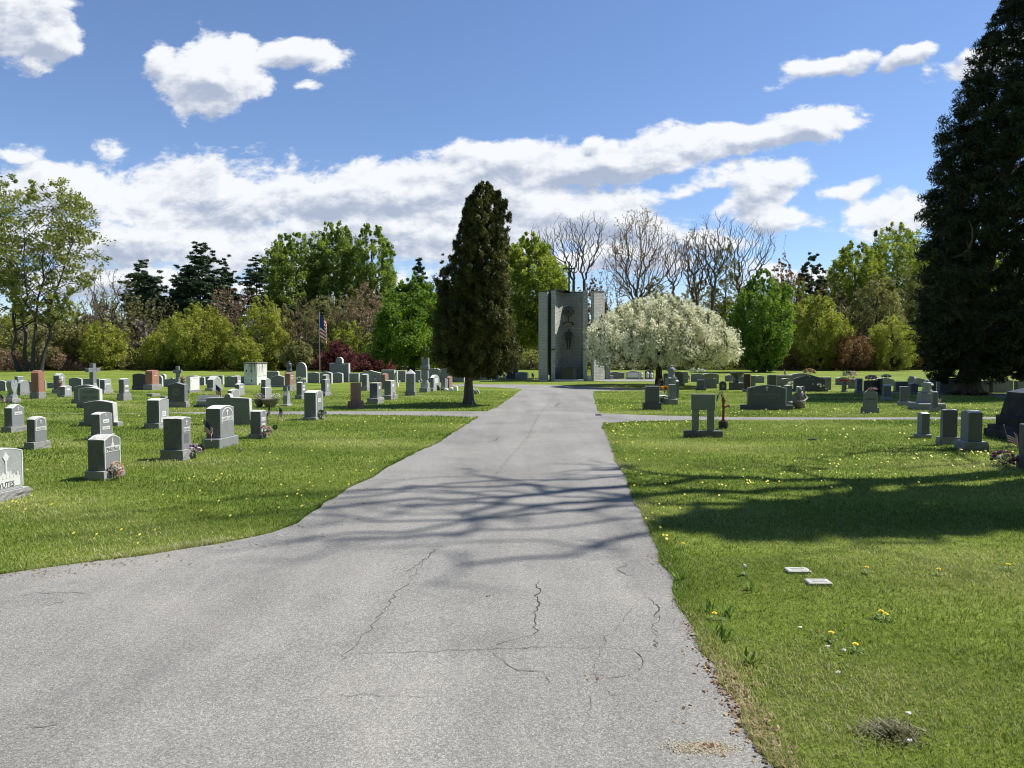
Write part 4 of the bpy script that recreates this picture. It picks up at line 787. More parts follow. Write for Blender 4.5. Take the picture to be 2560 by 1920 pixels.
G_('r54', 'R', 2341, 2350, 2401, 1113, 1093, 1023, 'middle one of the three square stones with sloped tops on the right lawn', 'gable', GR, .72, 0, [], drat=.72)
G_('r55', 'R', 2385, 2412, 2470, 1128, 1105, 1025, 'largest and nearest of the three square stones with sloped tops, chipped dark side', 'gable', GR, .74, 0, [], drat=.60)
G_('r57', 'R', 2539, 2552, 2640, 1172, 1140, 1060, 'gravestone at the right edge of the picture, only its base corner in view', 'flat', GD, .8, 0, [], baserock=False, basemat=GD)

# slant markers and odd monuments
def slant(bl, bm, br, yb, yt, label, mat=GR):
    ctr, P, R = fit('F', bl, bm, br, yb, .5); H = zat(ctr, yt); e = empty('gravestone', ctr, -TH, label, 'gravestone', GPS)
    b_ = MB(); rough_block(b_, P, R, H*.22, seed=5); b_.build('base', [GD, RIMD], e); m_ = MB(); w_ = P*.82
    pr = [(-R*.40, H*.22), (R*.40, H*.22), (R*.40, H), (R*.18, H), (-R*.40, H*.5)]
    vs = [(-w_/2, a, z) for a, z in pr]+[(w_/2, a, z) for a, z in pr]; n = 5
    m_.add(vs, [tuple(range(n)), tuple(range(n, 2*n))[::-1]]+[(i, i+n, (i+1) % n+n, (i+1) % n) for i in range(n)]); m_.build('slab', mat, e)
    ins = MB(); d = np.array((0, R*.58, H*.5)); d /= np.linalg.norm(d); nrm = np.array((0, -d[2], d[1]))
    for cx in (-w_*.24, w_*.2):
        o = np.array((cx, -R*.40, H*.5))+d*.08+nrm*.004; u = np.array((w_*.17, 0, 0)); q = d*(np.hypot(R*.58, H*.5)-.2)
        ins.add([o-u, o+u, o+u+q, o-u+q], [(0, 1, 2, 3)])
    ins.build('inscription', DIRT, e); return e
slant(485, 549, 557, 1019, 988.5, 'low slant-faced grey marker with two carved panels left of the folded flag', GL)
# pointed pillar
ctr, P, R = fit('F', 1012, 1037.5, 1042, 989.5); e = empty('gravestone', ctr, -TH, 'grey square pillar with a white pyramid top', 'gravestone', GPS); H = zat(ctr, 923); hb = zat(ctr, 979); hs = zat(ctr, 934); wz = P*.80; dz = R*.8
MB().box(-P/2, P/2, -R/2, R/2, 0, hb, .01).build('base', GR, e); MB().box(-wz/2, wz/2, -dz/2, dz/2, hb, hs, .01).build('shaft', GR, e)
m_ = MB(); a, b2 = wz/2+.01, dz/2+.01; m_.add([(-a, -b2, hs), (a, -b2, hs), (a, b2, hs), (-a, b2, hs), (0, 0, H)], [(0, 1, 4), (1, 2, 4), (2, 3, 4), (3, 0, 4), (3, 2, 1, 0)]); m_.build('pyramid_top', GW, e)
# column monument
ctr, P, R = fit('F', 1046.4, 1065, 1078, 982); e = empty('gravestone', ctr, -TH, 'tall square column monument with stepped head left of the conifer', 'gravestone', GPS); z = lambda y: zat(ctr, y); k = zat(ctr, 969)
b_ = MB(); rough_block(b_, P, R*.6, k, seed=8); b_.build('base', [RK, RTOP], e); m_ = MB(); m_.box(-.17, .17, -.16, .16, k, z(957), .01); m_.box(-.12, .16, -.14, .14, z(957)+.001, z(947), .03, tx=.03); m_.build('pedestal', GL, e)
MB().box(-.15, .17, -.15, .15, z(947), z(923), .01).box(-.19, .21, -.18, .18, z(923)+.001, z(912), .02).build('column', GR, e); MB().box(-.13, .19, -.14, .14, z(912), z(894.6), .015).build('head_block', GR, e)
# stone cross
ctr, P, R = fit('R', 222, 232, 244, 978); e = empty('stone_cross', ctr, PI/2-TH, 'tall grey stone cross standing on a flared foot in the left rows', 'cross', GPS); H = zat(ctr, 909); za = zat(ctr, 925)
m_ = MB(); m_.box(-R*.6, R*.6, -.2, .2, 0, .16, .02); m_.box(-R*.45, R*.45, -.15, .15, .16, .38, .02, tx=R*.12, ty=.03); m_.build('foot', GL, e)
MB().box(-.13, .13, -.10, .10, .381, H, .012, tx=.03).box(-.42, -.125, -.10, .10, za-.10, za+.10, .012).box(.125, .42, -.10, .10, za-.10, za+.10, .012).build('cross', GR, e)
# small spiked stone
ctr, P, R = fit('R', 702, 719, 732, 1016); e = empty('gravestone', ctr, PI/2-TH, 'small pointed stone with a thin spike on top near the left crossroad', 'gravestone', GPS); H = zat(ctr, 977); Ht = zat(ctr, 967)
MB().box(-R/2, R/2, -P/2, P/2, 0, .06, .01).build('base', GL, e); m_ = MB(); a = R*.32; m_.prism([(-a, .06), (a, .06), (a*.8, H*.7), (a*.35, H*.93), (.03, H), (-.03, H), (-a*.35, H*.93), (-a*.8, H*.7)], -P*.3, P*.3); m_.box(-.02, .02, -.03, .03, H, Ht, 0); m_.build('slab', GL, e)
# fallen broken stone, leaning thin slabs by the conifer
f_ = MB(); rr = random.Random(4); c0 = gp(1125, 977)
for i in range(3): f_.add([(x_*.2+i*.24-.2, y_*.12, z_*(.10+.05*i)) for x_, y_, z_ in ((-.5, -.5, 0), (.5, -.6, 0), (.6, .5, 0), (-.5, .5, 0), (-.4, -.4, 1), (.3, -.5, .8+i*.1), (.5, .4, 1.1), (-.5, .3, .9))], [(0, 3, 2, 1), (4, 5, 6, 7), (0, 1, 5, 4), (1, 2, 6, 5), (2, 3, 7, 6), (3, 0, 4, 7)])
tag(f_.build('broken_stone', GW, loc=c0, rz=-.1), 'broken white stone fragments lying right of the leaning gravestone', 'gravestone')
for (x, y, l, tl) in ((1190, 984, 'grey slab sunk and tilted beside the conifer trunk, left of two', .5), (1199, 984, 'grey slab sunk and tilted beside the conifer trunk, right of two', .62)):
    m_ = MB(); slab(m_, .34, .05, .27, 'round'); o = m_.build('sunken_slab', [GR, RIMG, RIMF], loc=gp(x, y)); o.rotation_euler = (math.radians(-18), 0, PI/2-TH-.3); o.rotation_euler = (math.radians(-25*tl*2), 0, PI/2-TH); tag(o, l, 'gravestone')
# whitewashed vault
ctr, P, R = fit('F', 610, 643, 668.5, 962.5); e = empty('burial_vault', ctr, -TH, 'stained white block-shaped vault with small vents in the left back row', 'vault'); H = zat(ctr, 908.5)
m, G, b = newmat('whitewash'); tcx = G.new('ShaderNodeTexCoord').outputs['Object']; mp = G.new('ShaderNodeMapping'); G.inp(mp.inputs[0], tcx); mp.inputs[3].default_value = (3.5, 3.5, .35)
sp2 = G.new('ShaderNodeSeparateXYZ'); G.inp(sp2.inputs[0], tcx); nn = G.noise(mp.outputs[0], 1.6, 5, .7)
ms = G.math('MULTIPLY', G.mapr(nn, .44, .62, 0, 1), G.mapr(sp2.outputs[2], H*.35, H, .05, 1)); G.inp(b.inputs['Base Color'], G.mix(ms, (.72, .74, .68), (.16, .13, .09))); b.inputs['Roughness'].default_value = .8; WHT = m
MB().box(-P/2, P/2, -R/2, R/2, 0, H, .02).build('wall', WHT, e); MB().box(-P/2-.03, P/2+.03, -R/2-.03, R/2+.03, H+.001, H+.07, .01).build('roof_slab', plain('vault_cap', (.16, .16, .13), .9, var=.4), e)
for (x, zz, w_, h_) in ((-.1, .66, .72, .44), (-.1, .2, .72, .36)): MB().box(P*(x-w_/2), P*(x+w_/2), -R/2-.02, -R/2-.001, H*(zz-h_/2), H*(zz+h_/2), .008).build('front_panel', WHT, e)
for x, zz in ((-.28, .66), (.1, .66), (.1, .2)): MB().prism([(P*x-.03, H*zz+.05), (P*x-.02, H*zz-.06), (P*x+.02, H*zz-.06), (P*x+.03, H*zz+.05)], -R/2-.045, -R/2-.021).build('vent', CRK, e)
for x in (-.25, .25): MB().box(P/2+.001, P/2+.02, R*(x-.18), R*(x+.18), H*.42, H*.9, .008).build('side_panel', WHT, e)
# bench-like monument on two legs beside the pump
ctr, P, R = fit('F', 1708, 1709.5, 1808, 1093, .42); e = empty('leg_monument', ctr, -TH, 'grey monument of a thick slab raised on two square legs above a wide base', 'monument'); z = lambda y: zat(ctr, y); hb = z(1076); hl = z(1025); H = z(985); m1 = stone('granite_weathered', (.21, .225, .245), stain=.45, stainc=(.12, .13, .12))
MB().box(-P/2, P/2, -R/2, R/2, 0, hb, .012).build('base', stone('base_stained', (.14, .145, .15), stain=.5, stainc=(.06, .06, .055)), e); u = P/100.; 
for a, b2 in ((-29, -11), (9.5, 28)): MB().box(a*u, b2*u, -R*.3, R*.3, hb, hl, .008).build('leg', m1, e)
MB().box(-31*u, 29.5*u, -R*.36, R*.36, hl+.001, H, .008).build('top_slab', m1, e); MB().box(-27*u, 26*u, -R*.36-.004, -R*.36-.001, hl+.04, H-.04).build('front_panel', m1, e)
# black stepped obelisk at the right edge
ctr, P, R = fit('R', 2508, 2514, 2640, 1103); ctr = gp(2600, 1100); e = empty('obelisk', ctr, -TH, 'tall dark stepped monument with tapering shaft cut by the right edge', 'monument'); z = lambda y: zat(ctr, y); wz = lambda a: (gp(2600, 1100)-gp(a, 1100))[0]
q = [(wz(2512), 0, z(1078)), (wz(2518), z(1078), z(1066)), (wz(2531), z(1066), z(1041))]
OBK = stone('obelisk_black', (.028, .03, .034), rough=.8, spec=.12)
for i, (a, z0, z1) in enumerate(q): MB().box(-a, a, -a, a, z0, z1-.001, .02).build('step', OBK, e)
MB().box(-wz(2538), wz(2538), -wz(2538), wz(2538), z(1041), z(982), .01, tx=.08, ty=.08).build('shaft', OBK, e); a = wz(2538)-.08; m_ = MB(); m_.add([(-a, -a, z(982)), (a, -a, z(982)), (a, a, z(982)), (-a, a, z(982)), (0, 0, z(960))], [(0, 1, 4), (1, 2, 4), (2, 3, 4), (3, 0, 4)]); m_.build('pyramid_top', GD, e)
# black boulder-like stone
ctr, P, R = fit('F', 1798, 1800, 1816, 976, .35); e = empty('gravestone', ctr, -TH, 'black polished boulder-like stone with carved lines, left of the low dark slab', 'gravestone', GPS); H = zat(ctr, 953); m_ = MB(); slab(m_, P, R, H, 'round', rock=.03); m_.build('slab', [GB, GB, GB], e)
MB().add([(-P*.2, -R/2-.004, H*.3), (P*.1, -R/2-.004, H*.35), (P*.28, -R/2-.004, H*.6), (P*.05, -R/2-.004, H*.55), (-P*.1, -R/2-.004, H*.7)], [(0, 1, 2, 3, 4)]).build('inscription', DIRT, e)
# urn beside the pillar stone
u_ = MB(); u_.box(-.32, .32, -.3, .3, 0, .36, .02); u_.lathe([(.20, .36), (.10, .42), (.08, .55), (.24, .68), (.34, .80), (.36, .86), (.30, .86), (.26, .78)], n=18); tag(u_.build('stone_urn', GD, loc=gp(1842, 974)), 'dark stone garden urn on a block behind the wide name monument', 'urn')
# statues
def statue(mb_, H, w, base=0, mi=0):
    """robed standing figure"""
    mb_.lathe([(w*.50, base), (w*.46, base+H*.12), (w*.36, base+H*.35), (w*.40, base+H*.6), (w*.44, base+H*.72), (w*.30, base+H*.80), (w*.12, base+H*.83), (w*.11, base+H*.86)], n=14, mi=mi)
    mb_.blob((0, -w*.02, base+H*.925), (w*.16, w*.18, H*.08), 3, mi, n=12, jit=.03)
    for s_ in (-1, 1): mb_.tube([(s_*w*.40, 0, base+H*.74), (s_*w*.46, -w*.12, base+H*.58), (s_*w*.12, -w*.42, base+H*.60)], [w*.11, w*.10, w*.07], 8, mi)
def place_statue(x, y, yt, ytp, w, label, mat, pw=None, name='statue'):
    c0 = gp(x, y); e = empty(name, c0, -TH, label, 'statue'); hp = zat(c0, ytp); H = zat(c0, yt)
    if pw: MB().box(-pw/2, pw/2, -pw*.4, pw*.4, 0, hp, .02, tx=.04, ty=.03).build('pedestal', GR, e)
    m_ = MB(); statue(m_, H-hp, w, hp); m_.build('figure', mat, e, True); return e
place_statue(1678, 975, 913, 944, .42, 'grey robed statue on a tall pedestal right of the blossom tree trunk', GR, .62)
place_statue(724, 962, 902, 930, .36, 'slender dark statue on a pedestal behind the red-brown gabled gravestone', GD, .5)
place_statue(2316, 1024, 949, 981, .34, 'grey statue of a seated robed figure on a tapering pedestal', GL, .52)
for c_ in bpy.data.objects:
    if c_.name.startswith('statue') and c_.get('label', '').startswith('grey statue of a seated'):
        MB().box(-.42, .42, -.38, .38, 0, .22, .02).build('step', GR, c_)
place_statue(2279, 967, 939, 945, .3, 'small pale bust statue on the back row slab', GL, .4)
place_statue(1604, 948, 929, 944, .25, 'small white figurine beside the framed gravestone across the back road', GW, .25)
place_statue(1619, 948, 928, 944, .22, 'white figurine, second right of the framed gravestone across the back road', GW, .22)
place_statue(1629, 948, 930, 944, .22, 'white figurine nearest to the blossom tree trunk across the back road', GW, .22)
place_statue(458, 966, 940, 954, .32, 'small brown and white statue right of the cross-topped gravestone', plain('statue_brown', (.25, .18, .14), .7, var=.5), .32)
place_statue(151, 990, 946, 972, .22, 'little weathered statue by the rough-sided shouldered gravestone', GBR, .24)
fg = gp(1997, 1022); e = empty('statue', fg, -TH, 'crouching weathered figurine in front of the tree-stump-like stone', 'statue'); m_ = MB()
m_.blob((0, 0, .18), (.19, .17, .19), 1, n=10); m_.blob((.02, -.05, .42), (.12, .11, .17), 2, n=10); m_.blob((.0, -.07, .62), (.075, .08, .09), 3, n=10, jit=.05); m_.tube([(-.1, -.02, .5), (-.2, -.15, .32), (-.05, -.2, .22)], [.045, .04, .035], 7); m_.tube([(.12, -.02, .5), (.22, -.12, .36), (.1, -.2, .25)], [.045, .04, .035], 7)
m_.blob((-.24, .02, .12), (.13, .12, .13), 5, n=8); m_.build('figure', stone('figurine_stone', (.24, .22, .20)), e, True)

# ------------------------------------------------------------ flowers, flags, markers
def flower_mat(n, a, b_, c_): return leafmat(n, [(0, a), (.5, b_), (1, c_)], .15, .7)
def bouquet(x, y, r, h, cols, label, z0=0, ground=None, seed=1, n=46, stems=True, name='bouquet', squash=1.0):
    p = gp(x, y) if ground is None else ground; e = empty(name, (p[0], p[1], z0), 0, label, 'flowers'); rg = np.random.default_rng(seed)
    V = []; R_ = []
    for i in range(n):
        th = rg.uniform(0, 2*PI); ph = math.acos(rg.uniform(-.2, 1)); c0 = np.array((r*math.sin(ph)*math.cos(th), r*math.sin(ph)*math.sin(th)*squash, h*.5+h*.5*math.cos(ph))); k = rg.random()
        for j in range(7):
            d = rg.normal(0, 1, 3); d /= np.linalg.norm(d); u = np.cross(d, (0, 0, 1.)); u /= np.linalg.norm(u)+1e-6; v = np.cross(d, u); s_ = r*.17; c1 = c0+d*s_*.5; V.append([c1-u*s_, c1-v*s_*.7, c1+u*s_, c1+v*s_*.7]); R_.append(np.clip(k+rg.normal(0, .08), 0, 1))
    quad_mesh('blooms', np.array(V), R_, cols, e)
    V = []
    for i in range(int(n*1.2)):
        th = rg.uniform(0, 2*PI); d = np.array((math.cos(th), math.sin(th)*squash, rg.uniform(-.3, .8))); b0 = np.array((0, 0, h*.35)); u = np.cross(d, (0, 0, 1.)); u /= np.linalg.norm(u); V.append([b0+d*r*.3, b0+d*r*.7+u*r*.1, b0+d*r*1.1, b0+d*r*.7-u*r*.1])
    quad_mesh('leaves', np.array(V), rg.random(len(V)), WD2, e)
    if stems:
        m_ = MB()
        for i in range(5): a = i*1.3; m_.tube([(0, 0, 0), (math.cos(a)*r*.2, math.sin(a)*r*.2, h*.45)], .004+r*.02, 5)
        m_.build('stem', DG, e)
    return e
WD2 = leafmat('bouquet_leaf', [(0, (.03, .06, .02)), (1, (.08, .13, .05))], .2)
FP = flower_mat('bloom_peach', (.75, .70, .58), (.70, .42, .30), (.75, .5, .42)); FR = flower_mat('bloom_red', (.45, .02, .02), (.55, .05, .03), (.65, .15, .08)); FV = flower_mat('bloom_purple', (.75, .72, .78), (.35, .12, .35), (.55, .4, .7)); FO = flower_mat('bloom_orange', (.65, .10, .02), (.70, .28, .04), (.8, .55, .08)); FWt = flower_mat('bloom_white', (.75, .74, .70), (.8, .8, .76), (.66, .68, .58)); FPk = flower_mat('bloom_pink', (.65, .35, .45), (.75, .45, .6), (.8, .6, .7)); FM = flower_mat('bloom_mixed', (.35, .05, .1), (.1, .1, .18), (.45, .3, .3))
bouquet(291, 1198, .09, .25, FP, 'peach and cream bunch of flowers at the foot of the nearest left gravestone', seed=1); bouquet(296, 1201, .05, .13, FR, 'small red flowers below the peach bunch', seed=2, n=20)
bouquet(486, 1145, .11, .24, FV, 'purple and white flowers right of the slanted-cross gravestone', seed=3); bouquet(663, 1096, .13, .27, flower_mat('bloom_rwb', (.7, .66, .66), (.55, .15, .15), (.4, .35, .5)), 'red and white wreath in front of the narrow arched-frame gravestone', seed=4)
bouquet(802, 1049, .15, .26, flower_mat('bloom_gw', (.05, .08, .04), (.12, .16, .08), (.7, .7, .66)), 'dark green and white bunch at the foot of the tall pillar-like gravestone', seed=5)
bouquet(1661, 990, .24, .30, FO, 'orange and yellow flowers between the plain block and the rock-based stone', z0=.12, seed=6); bouquet(1654, 1008, .15, .42, FWt, 'white flowers below the orange ones', seed=7, n=24)
bouquet(2508, 1166, .16, .24, FM, 'dark red and purple bunch in the shadow at the right edge', seed=8)
bouquet(2514, 1170, .11, .13, FM, 'small dark bunch just in front of the red and purple one', seed=18, n=20)
def ontop(key, r, h, cols, label, seed, dx=0, squash=.4): 
    e, ctr, w2, d2, hb, H, rz = STN[key]; bouquet(0, 0, r, h, cols, label, H-.03, ctr+UPP*dx, seed, 36, False, 'saddle_flowers', squash)
ontop('r13', .5, .38, FWt, 'white flowers saddled on the gravestone behind the stepped pair', 9); ontop('r27', .28, .30, FP, 'cream flowers on top of the very wide dark gravestone', 10, .0); ontop('l40', .18, .22, FWt, 'white flowers on the slim rough-sided gravestone', 11); ontop('r37', .13, .07, FPk, 'pink wreath on top of the shouldered gravestone', 12, .06)
ontop('r34', .42, .32, FWt, 'white flowers on the slab behind the red-flowered stone', 13, .4); ontop('r38', .26, .26, FPk, 'pink flowers on the dark block behind the shouldered stone', 14); ontop('r33', .22, .12, FR, 'red flowers on the narrow stone in the right field', 15); ontop('r47', .4, .13, FWt, 'cream flowers on the very wide slab left of the evergreen trunk', 16, .1); ontop('r50', .45, .28, flower_mat('bloom_yel', (.6, .6, .3), (.7, .68, .4), (.5, .5, .25)), 'pale yellow flowers on the slab at the right edge', 17, -.1); ontop('r38b', .2, .2, FWt, 'white flowers above the black narrow slab', 19, .25)
bouquet(1986, 978, .32, .3, FWt, 'white flowers on the step of the very wide dark gravestone, left end', z0=.15, seed=20, n=20); bouquet(2042, 979, .3, .26, FWt, 'white flowers on the step of the very wide dark gravestone, right part', z0=.15, seed=21, n=20)
bouquet(2131, 972, .2, .7, FPk, 'pink flowers left of the white-plated stone behind the shouldered one', z0=.25, seed=22, n=24)
# flower bowls
for x, y, r, h, c_, lb, lf in ((649, 1016, .19, .26, FV, 'round stone bowl left of the square pale gravestone', 'white and lilac flowers filling the left bowl'), (676, 1017, .30, .28, FWt, 'wide stone bowl in front of the square pale gravestone', 'white flowers at the right end of the wide bowl')):
    p = gp(x, y+1); b_ = MB(); b_.lathe([(r*.45, 0), (r*.5, .04), (r*.85, h*.6), (r, h), (r*.88, h), (r*.7, h*.7)], n=18); tag(b_.build('flower_bowl', plain('bowl_concrete', (.20, .17, .15), .9, var=.3), loc=p), lb, 'bowl'); bouquet(0, 0, r*.8 if c_ is FV else .14, .22, c_, lf, h-.04, p+UPP*(0 if c_ is FV else .2), seed=int(x), n=26, stems=False)
# flags
FLG = []
for nm, c_ in (('flag_red', (.45, .04, .05)), ('flag_white', (.78, .76, .74)), ('flag_blue', (.03, .045, .16))): FLG.append(plain(nm, c_, .75, var=.08))
POLE = plain('pole_wood', (.30, .24, .14), .6); POLEM = plain('pole_metal', (.45, .45, .43), .4, .6)
def flag(x, y, ytop, label, L=.42, Hh=.28, lean=(0, 0), droop=.8, az=0., rp=.005, seed=1, pole=None, name='flag'):
    """stick flag; cloth of 13 stripes with a blue canton hanging in folds"""
    p = gp(x, y); H = zat(p, ytop); e = empty(name, p, 0, label, 'flag'); m_ = MB(); m_.tube([(0, 0, 0), (lean[0]*H*.5, lean[1]*H*.5, H*.5), (lean[0]*H, lean[1]*H, H)], rp, 6); m_.blob((lean[0]*H, lean[1]*H, H), rp*2, 1, n=6, jit=0); m_.build('pole', pole or POLE, e)
    rr = random.Random(seed); nx, nz = 20, 13; P = []; top = np.array((lean[0]*H, lean[1]*H, H))*.97
    for j in range(nz+1):
        for i in range(nx+1):
            u = i/nx; v = j/nz; fall = droop*(u**1.15); rad = u*L*(1-fall*.72)
            X = top[0]*(1-v*Hh/H)+math.cos(az)*rad+.10*L*math.sin(u*9+v*2.5+seed)*u*droop*math.sin(az)
            Y = top[1]*(1-v*Hh/H)+math.sin(az)*rad+.10*L*math.sin(u*9+v*2.5+seed)*u*(.3+droop)
            Z = top[2]-v*Hh*(1-.2*u*droop)-fall*L*.95+.02*L*math.sin(u*7+seed); P.append((X, Y, Z))
    c_ = MB(); fs = []; mi = []
    for j in range(nz):
        for i in range(nx): k = j*(nx+1)+i; fs.append((k, k+nx+1, k+nx+2, k+1)); mi.append(2 if (i < nx*.4 and j < 7) else (0 if j % 2 == 0 else 1))
    c_.v = P; c_.f = fs; c_.m = mi; c_.build('cloth', FLG, e, True); return e
flag(507, 1127, 1050, 'small drooping flag on a stick by the large smooth grey gravestone', .30, .20, (.10, 0), .85, .2, seed=2)
flag(668, 1082, 1010, 'leaning stick with a crumpled flag right of the narrow arched-frame gravestone', .30, .20, (.14, 0), .95, 2.6, seed=3); flag(694, 1060, 1017, 'folded small flag on a leaning stick, left of two by the left crossroad', .26, .17, (.14, 0), .95, -.6, seed=4); flag(697, 1058, 1016, 'folded small flag on an upright stick, right of two by the left crossroad', .26, .17, (.04, .0), .95, -.2, seed=5)
flag(2534, 1158, 1062, 'small striped flag on a tilted stick before the dark obelisk at the right edge', .40, .26, (-.28, 0), .62, -.1, seed=6); flag(2340, 1012, 987, 'tiny drooping flag beside the slim stone by the seated statue', .3, .2, (.25, 0), .8, .3, seed=7)
flag(3, 1012, 985, 'small flag at the left edge in front of the heart-shaped stone', .32, .22, (-.1, 0), .7, .2, seed=8); flag(541, 1010, 960, 'larger folded flag spread beside the slant-faced marker', .42, .34, (-.02, 0), .75, .1, seed=9)
flag(939, 975, 936, 'small rolled flag on a stick in front of the very wide back row slab', .3, .2, (-.12, 0), .95, .1, seed=10); flag(1257, 951, 932, 'tiny white-striped flag right of the conifer, in the back row', .5, .3, (0, 0), .8, 0, seed=11); flag(1329, 950, 931, 'tiny flag left of the brick shrine', .45, .3, (0, 0), .8, .2, seed=12); flag(1722, 955, 936, 'tiny flag right of the rounded slab behind the statue column', .4, .3, (-.2, 0), .8, .1, seed=13)
flag(800, 940, 782, 'full-size flag hanging limp on a tall flagpole before the woods', 1.15, 2.0, (0, 0), .72, .3, .03, 14, POLEM, 'flagpole')
flag(1960, 960, 926, 'small white-topped flag stick behind the wide name monument', .3, .2, (0, 0), .9, .1, .02, 15)
# bronze discs and small dark things
for x, y, yc, l in ((688, 1087, 1068, 'round dark grave disc on a thin stake right of the narrow arched-frame gravestone'), (505, 1131, 1127, 'round dark grave disc low in the grass by the purple flowers'), (519, 1060, 1052, 'dark disc marker left of the very wide humped gravestone')):
    p = gp(x, y); zc = max(.08, zat(p, yc)); e = empty('grave_disc', p, .2, l, 'grave marker'); MB().tube([(0, 0, 0), (0, 0, zc)], .006, 6).build('stake', POLEM, e); d = MB()
    for i in range(20):
        a, b2 = 2*PI*i/20, 2*PI*(i+1)/20; r1, r2 = .055, .02
        for y0, fl in ((-.008, 0), (.008, 1)):
            q = [(r2*math.cos(a), y0, zc+r2*math.sin(a)), (r1*math.cos(a), y0, zc+r1*math.sin(a)), (r1*math.cos(b2), y0, zc+r1*math.sin(b2)), (r2*math.cos(b2), y0, zc+r2*math.sin(b2))]; d.add(q, [(0, 1, 2, 3)])
        d.add([(r1*math.cos(a), -.008, zc+r1*math.sin(a)), (r1*math.cos(b2), -.008, zc+r1*math.sin(b2)), (r1*math.cos(b2), .008, zc+r1*math.sin(b2)), (r1*math.cos(a), .008, zc+r1*math.sin(a))], [(0, 1, 2, 3)])
    for i in range(5): a = 2*PI*i/5+.3; d.tube([(0, 0, zc), (.05*math.cos(a), 0, zc+.05*math.sin(a))], .006, 5)
    d.build('disc', INK, e)
for x, y, l, s_ in ((600, 1131, 'small dark solar lamp stake in the grass right of the large smooth gravestone', .04), (2030, 1102, 'dark piece of bark lying alone on the right lawn', .06)):
    m_ = MB(); 
    if s_ < .05: m_.lathe([(.008, 0), (.008, .05), (.035, .055), (.02, .08), (.004, .10)], n=10)
    else: m_.tube([(-.08, .02, .02), (0, 0, .035), (.08, -.05, .03)], [.012, .022, .01], 7)
    tag(m_.build('garden_lamp' if s_ < .05 else 'bark_piece', INK, loc=gp(x, y)), l, 'lamp' if s_ < .05 else 'bark')
fgm = gp(982, 1000); m_ = MB(); statue(m_, .16, .09); tag(m_.build('figurine', GW, loc=(STN['l54'][1][0]+.20, STN['l54'][1][1]-.12, STN['l54'][4]), smooth=True), 'small white figurine on the base of the gravestone left of the pointed pillar', 'figurine')
# old iron water pump
RUST = plain('pump_rust', (.24, .085, .045), .75, .1, .35, 18, .4); BKT = plain('bucket_black', (.03, .03, .032), .6); p = gp(1808, 1073); z = lambda y: zat(p, y); e = empty('water_pump', p, 0, 'old rusty hand pump with curved spout rising from a black tub beside the legged monument', 'pump')
s_ = p[1]/FPX; X = lambda px: (px-1808)*s_
MB().lathe([(X(1817), 0), (X(1819), z(1064)*.5), (X(1820), z(1060)), (X(1819.5), z(1053)), (X(1817.5), z(1053))], n=22).build('tub', BKT, e); MB().lathe([(X(1815), z(1073)-.0), (X(1812), -.0)], n=4)
MB().lathe([(X(1815), z(1053)), (X(1811.5), z(1048)), (X(1811), z(1017)), (X(1813), z(1016)), (X(1813), z(1014)), (X(1811), z(1012)), (X(1811.5), z(1006)), (X(1813.5), z(1002)), (X(1813), z(997)), (X(1811), z(993)), (X(1809), z(991)), (X(1808.6), z(988))], n=20).build('body', RUST, e, True)
t = MB(); t.tube([(.03, 0, z(1017)), (X(1815), 0, z(1016)), (X(1819), 0, z(1012.5)), (X(1823), 0, z(1014)), (X(1823.5), 0, z(1018))], [.028, .024, .022, .022, .024], 9); t.build('spout', RUST, e, True)
t = MB(); t.tube([(X(1805), 0, z(993)), (X(1801), 0, z(984))], [.016, .012], 8); t.tube([(X(1806.5), 0, z(989)), (X(1804), 0, z(978.5)), (X(1802.5), 0, z(979)), (X(1797.5), 0, z(983)), (X(1793.5), 0, z(990)), (X(1790.5), 0, z(1003))], [.008, .012, .016, .018, .02, .012], 8); t.build('handle', plain('pump_iron', (.09, .06, .05), .7), e, True)
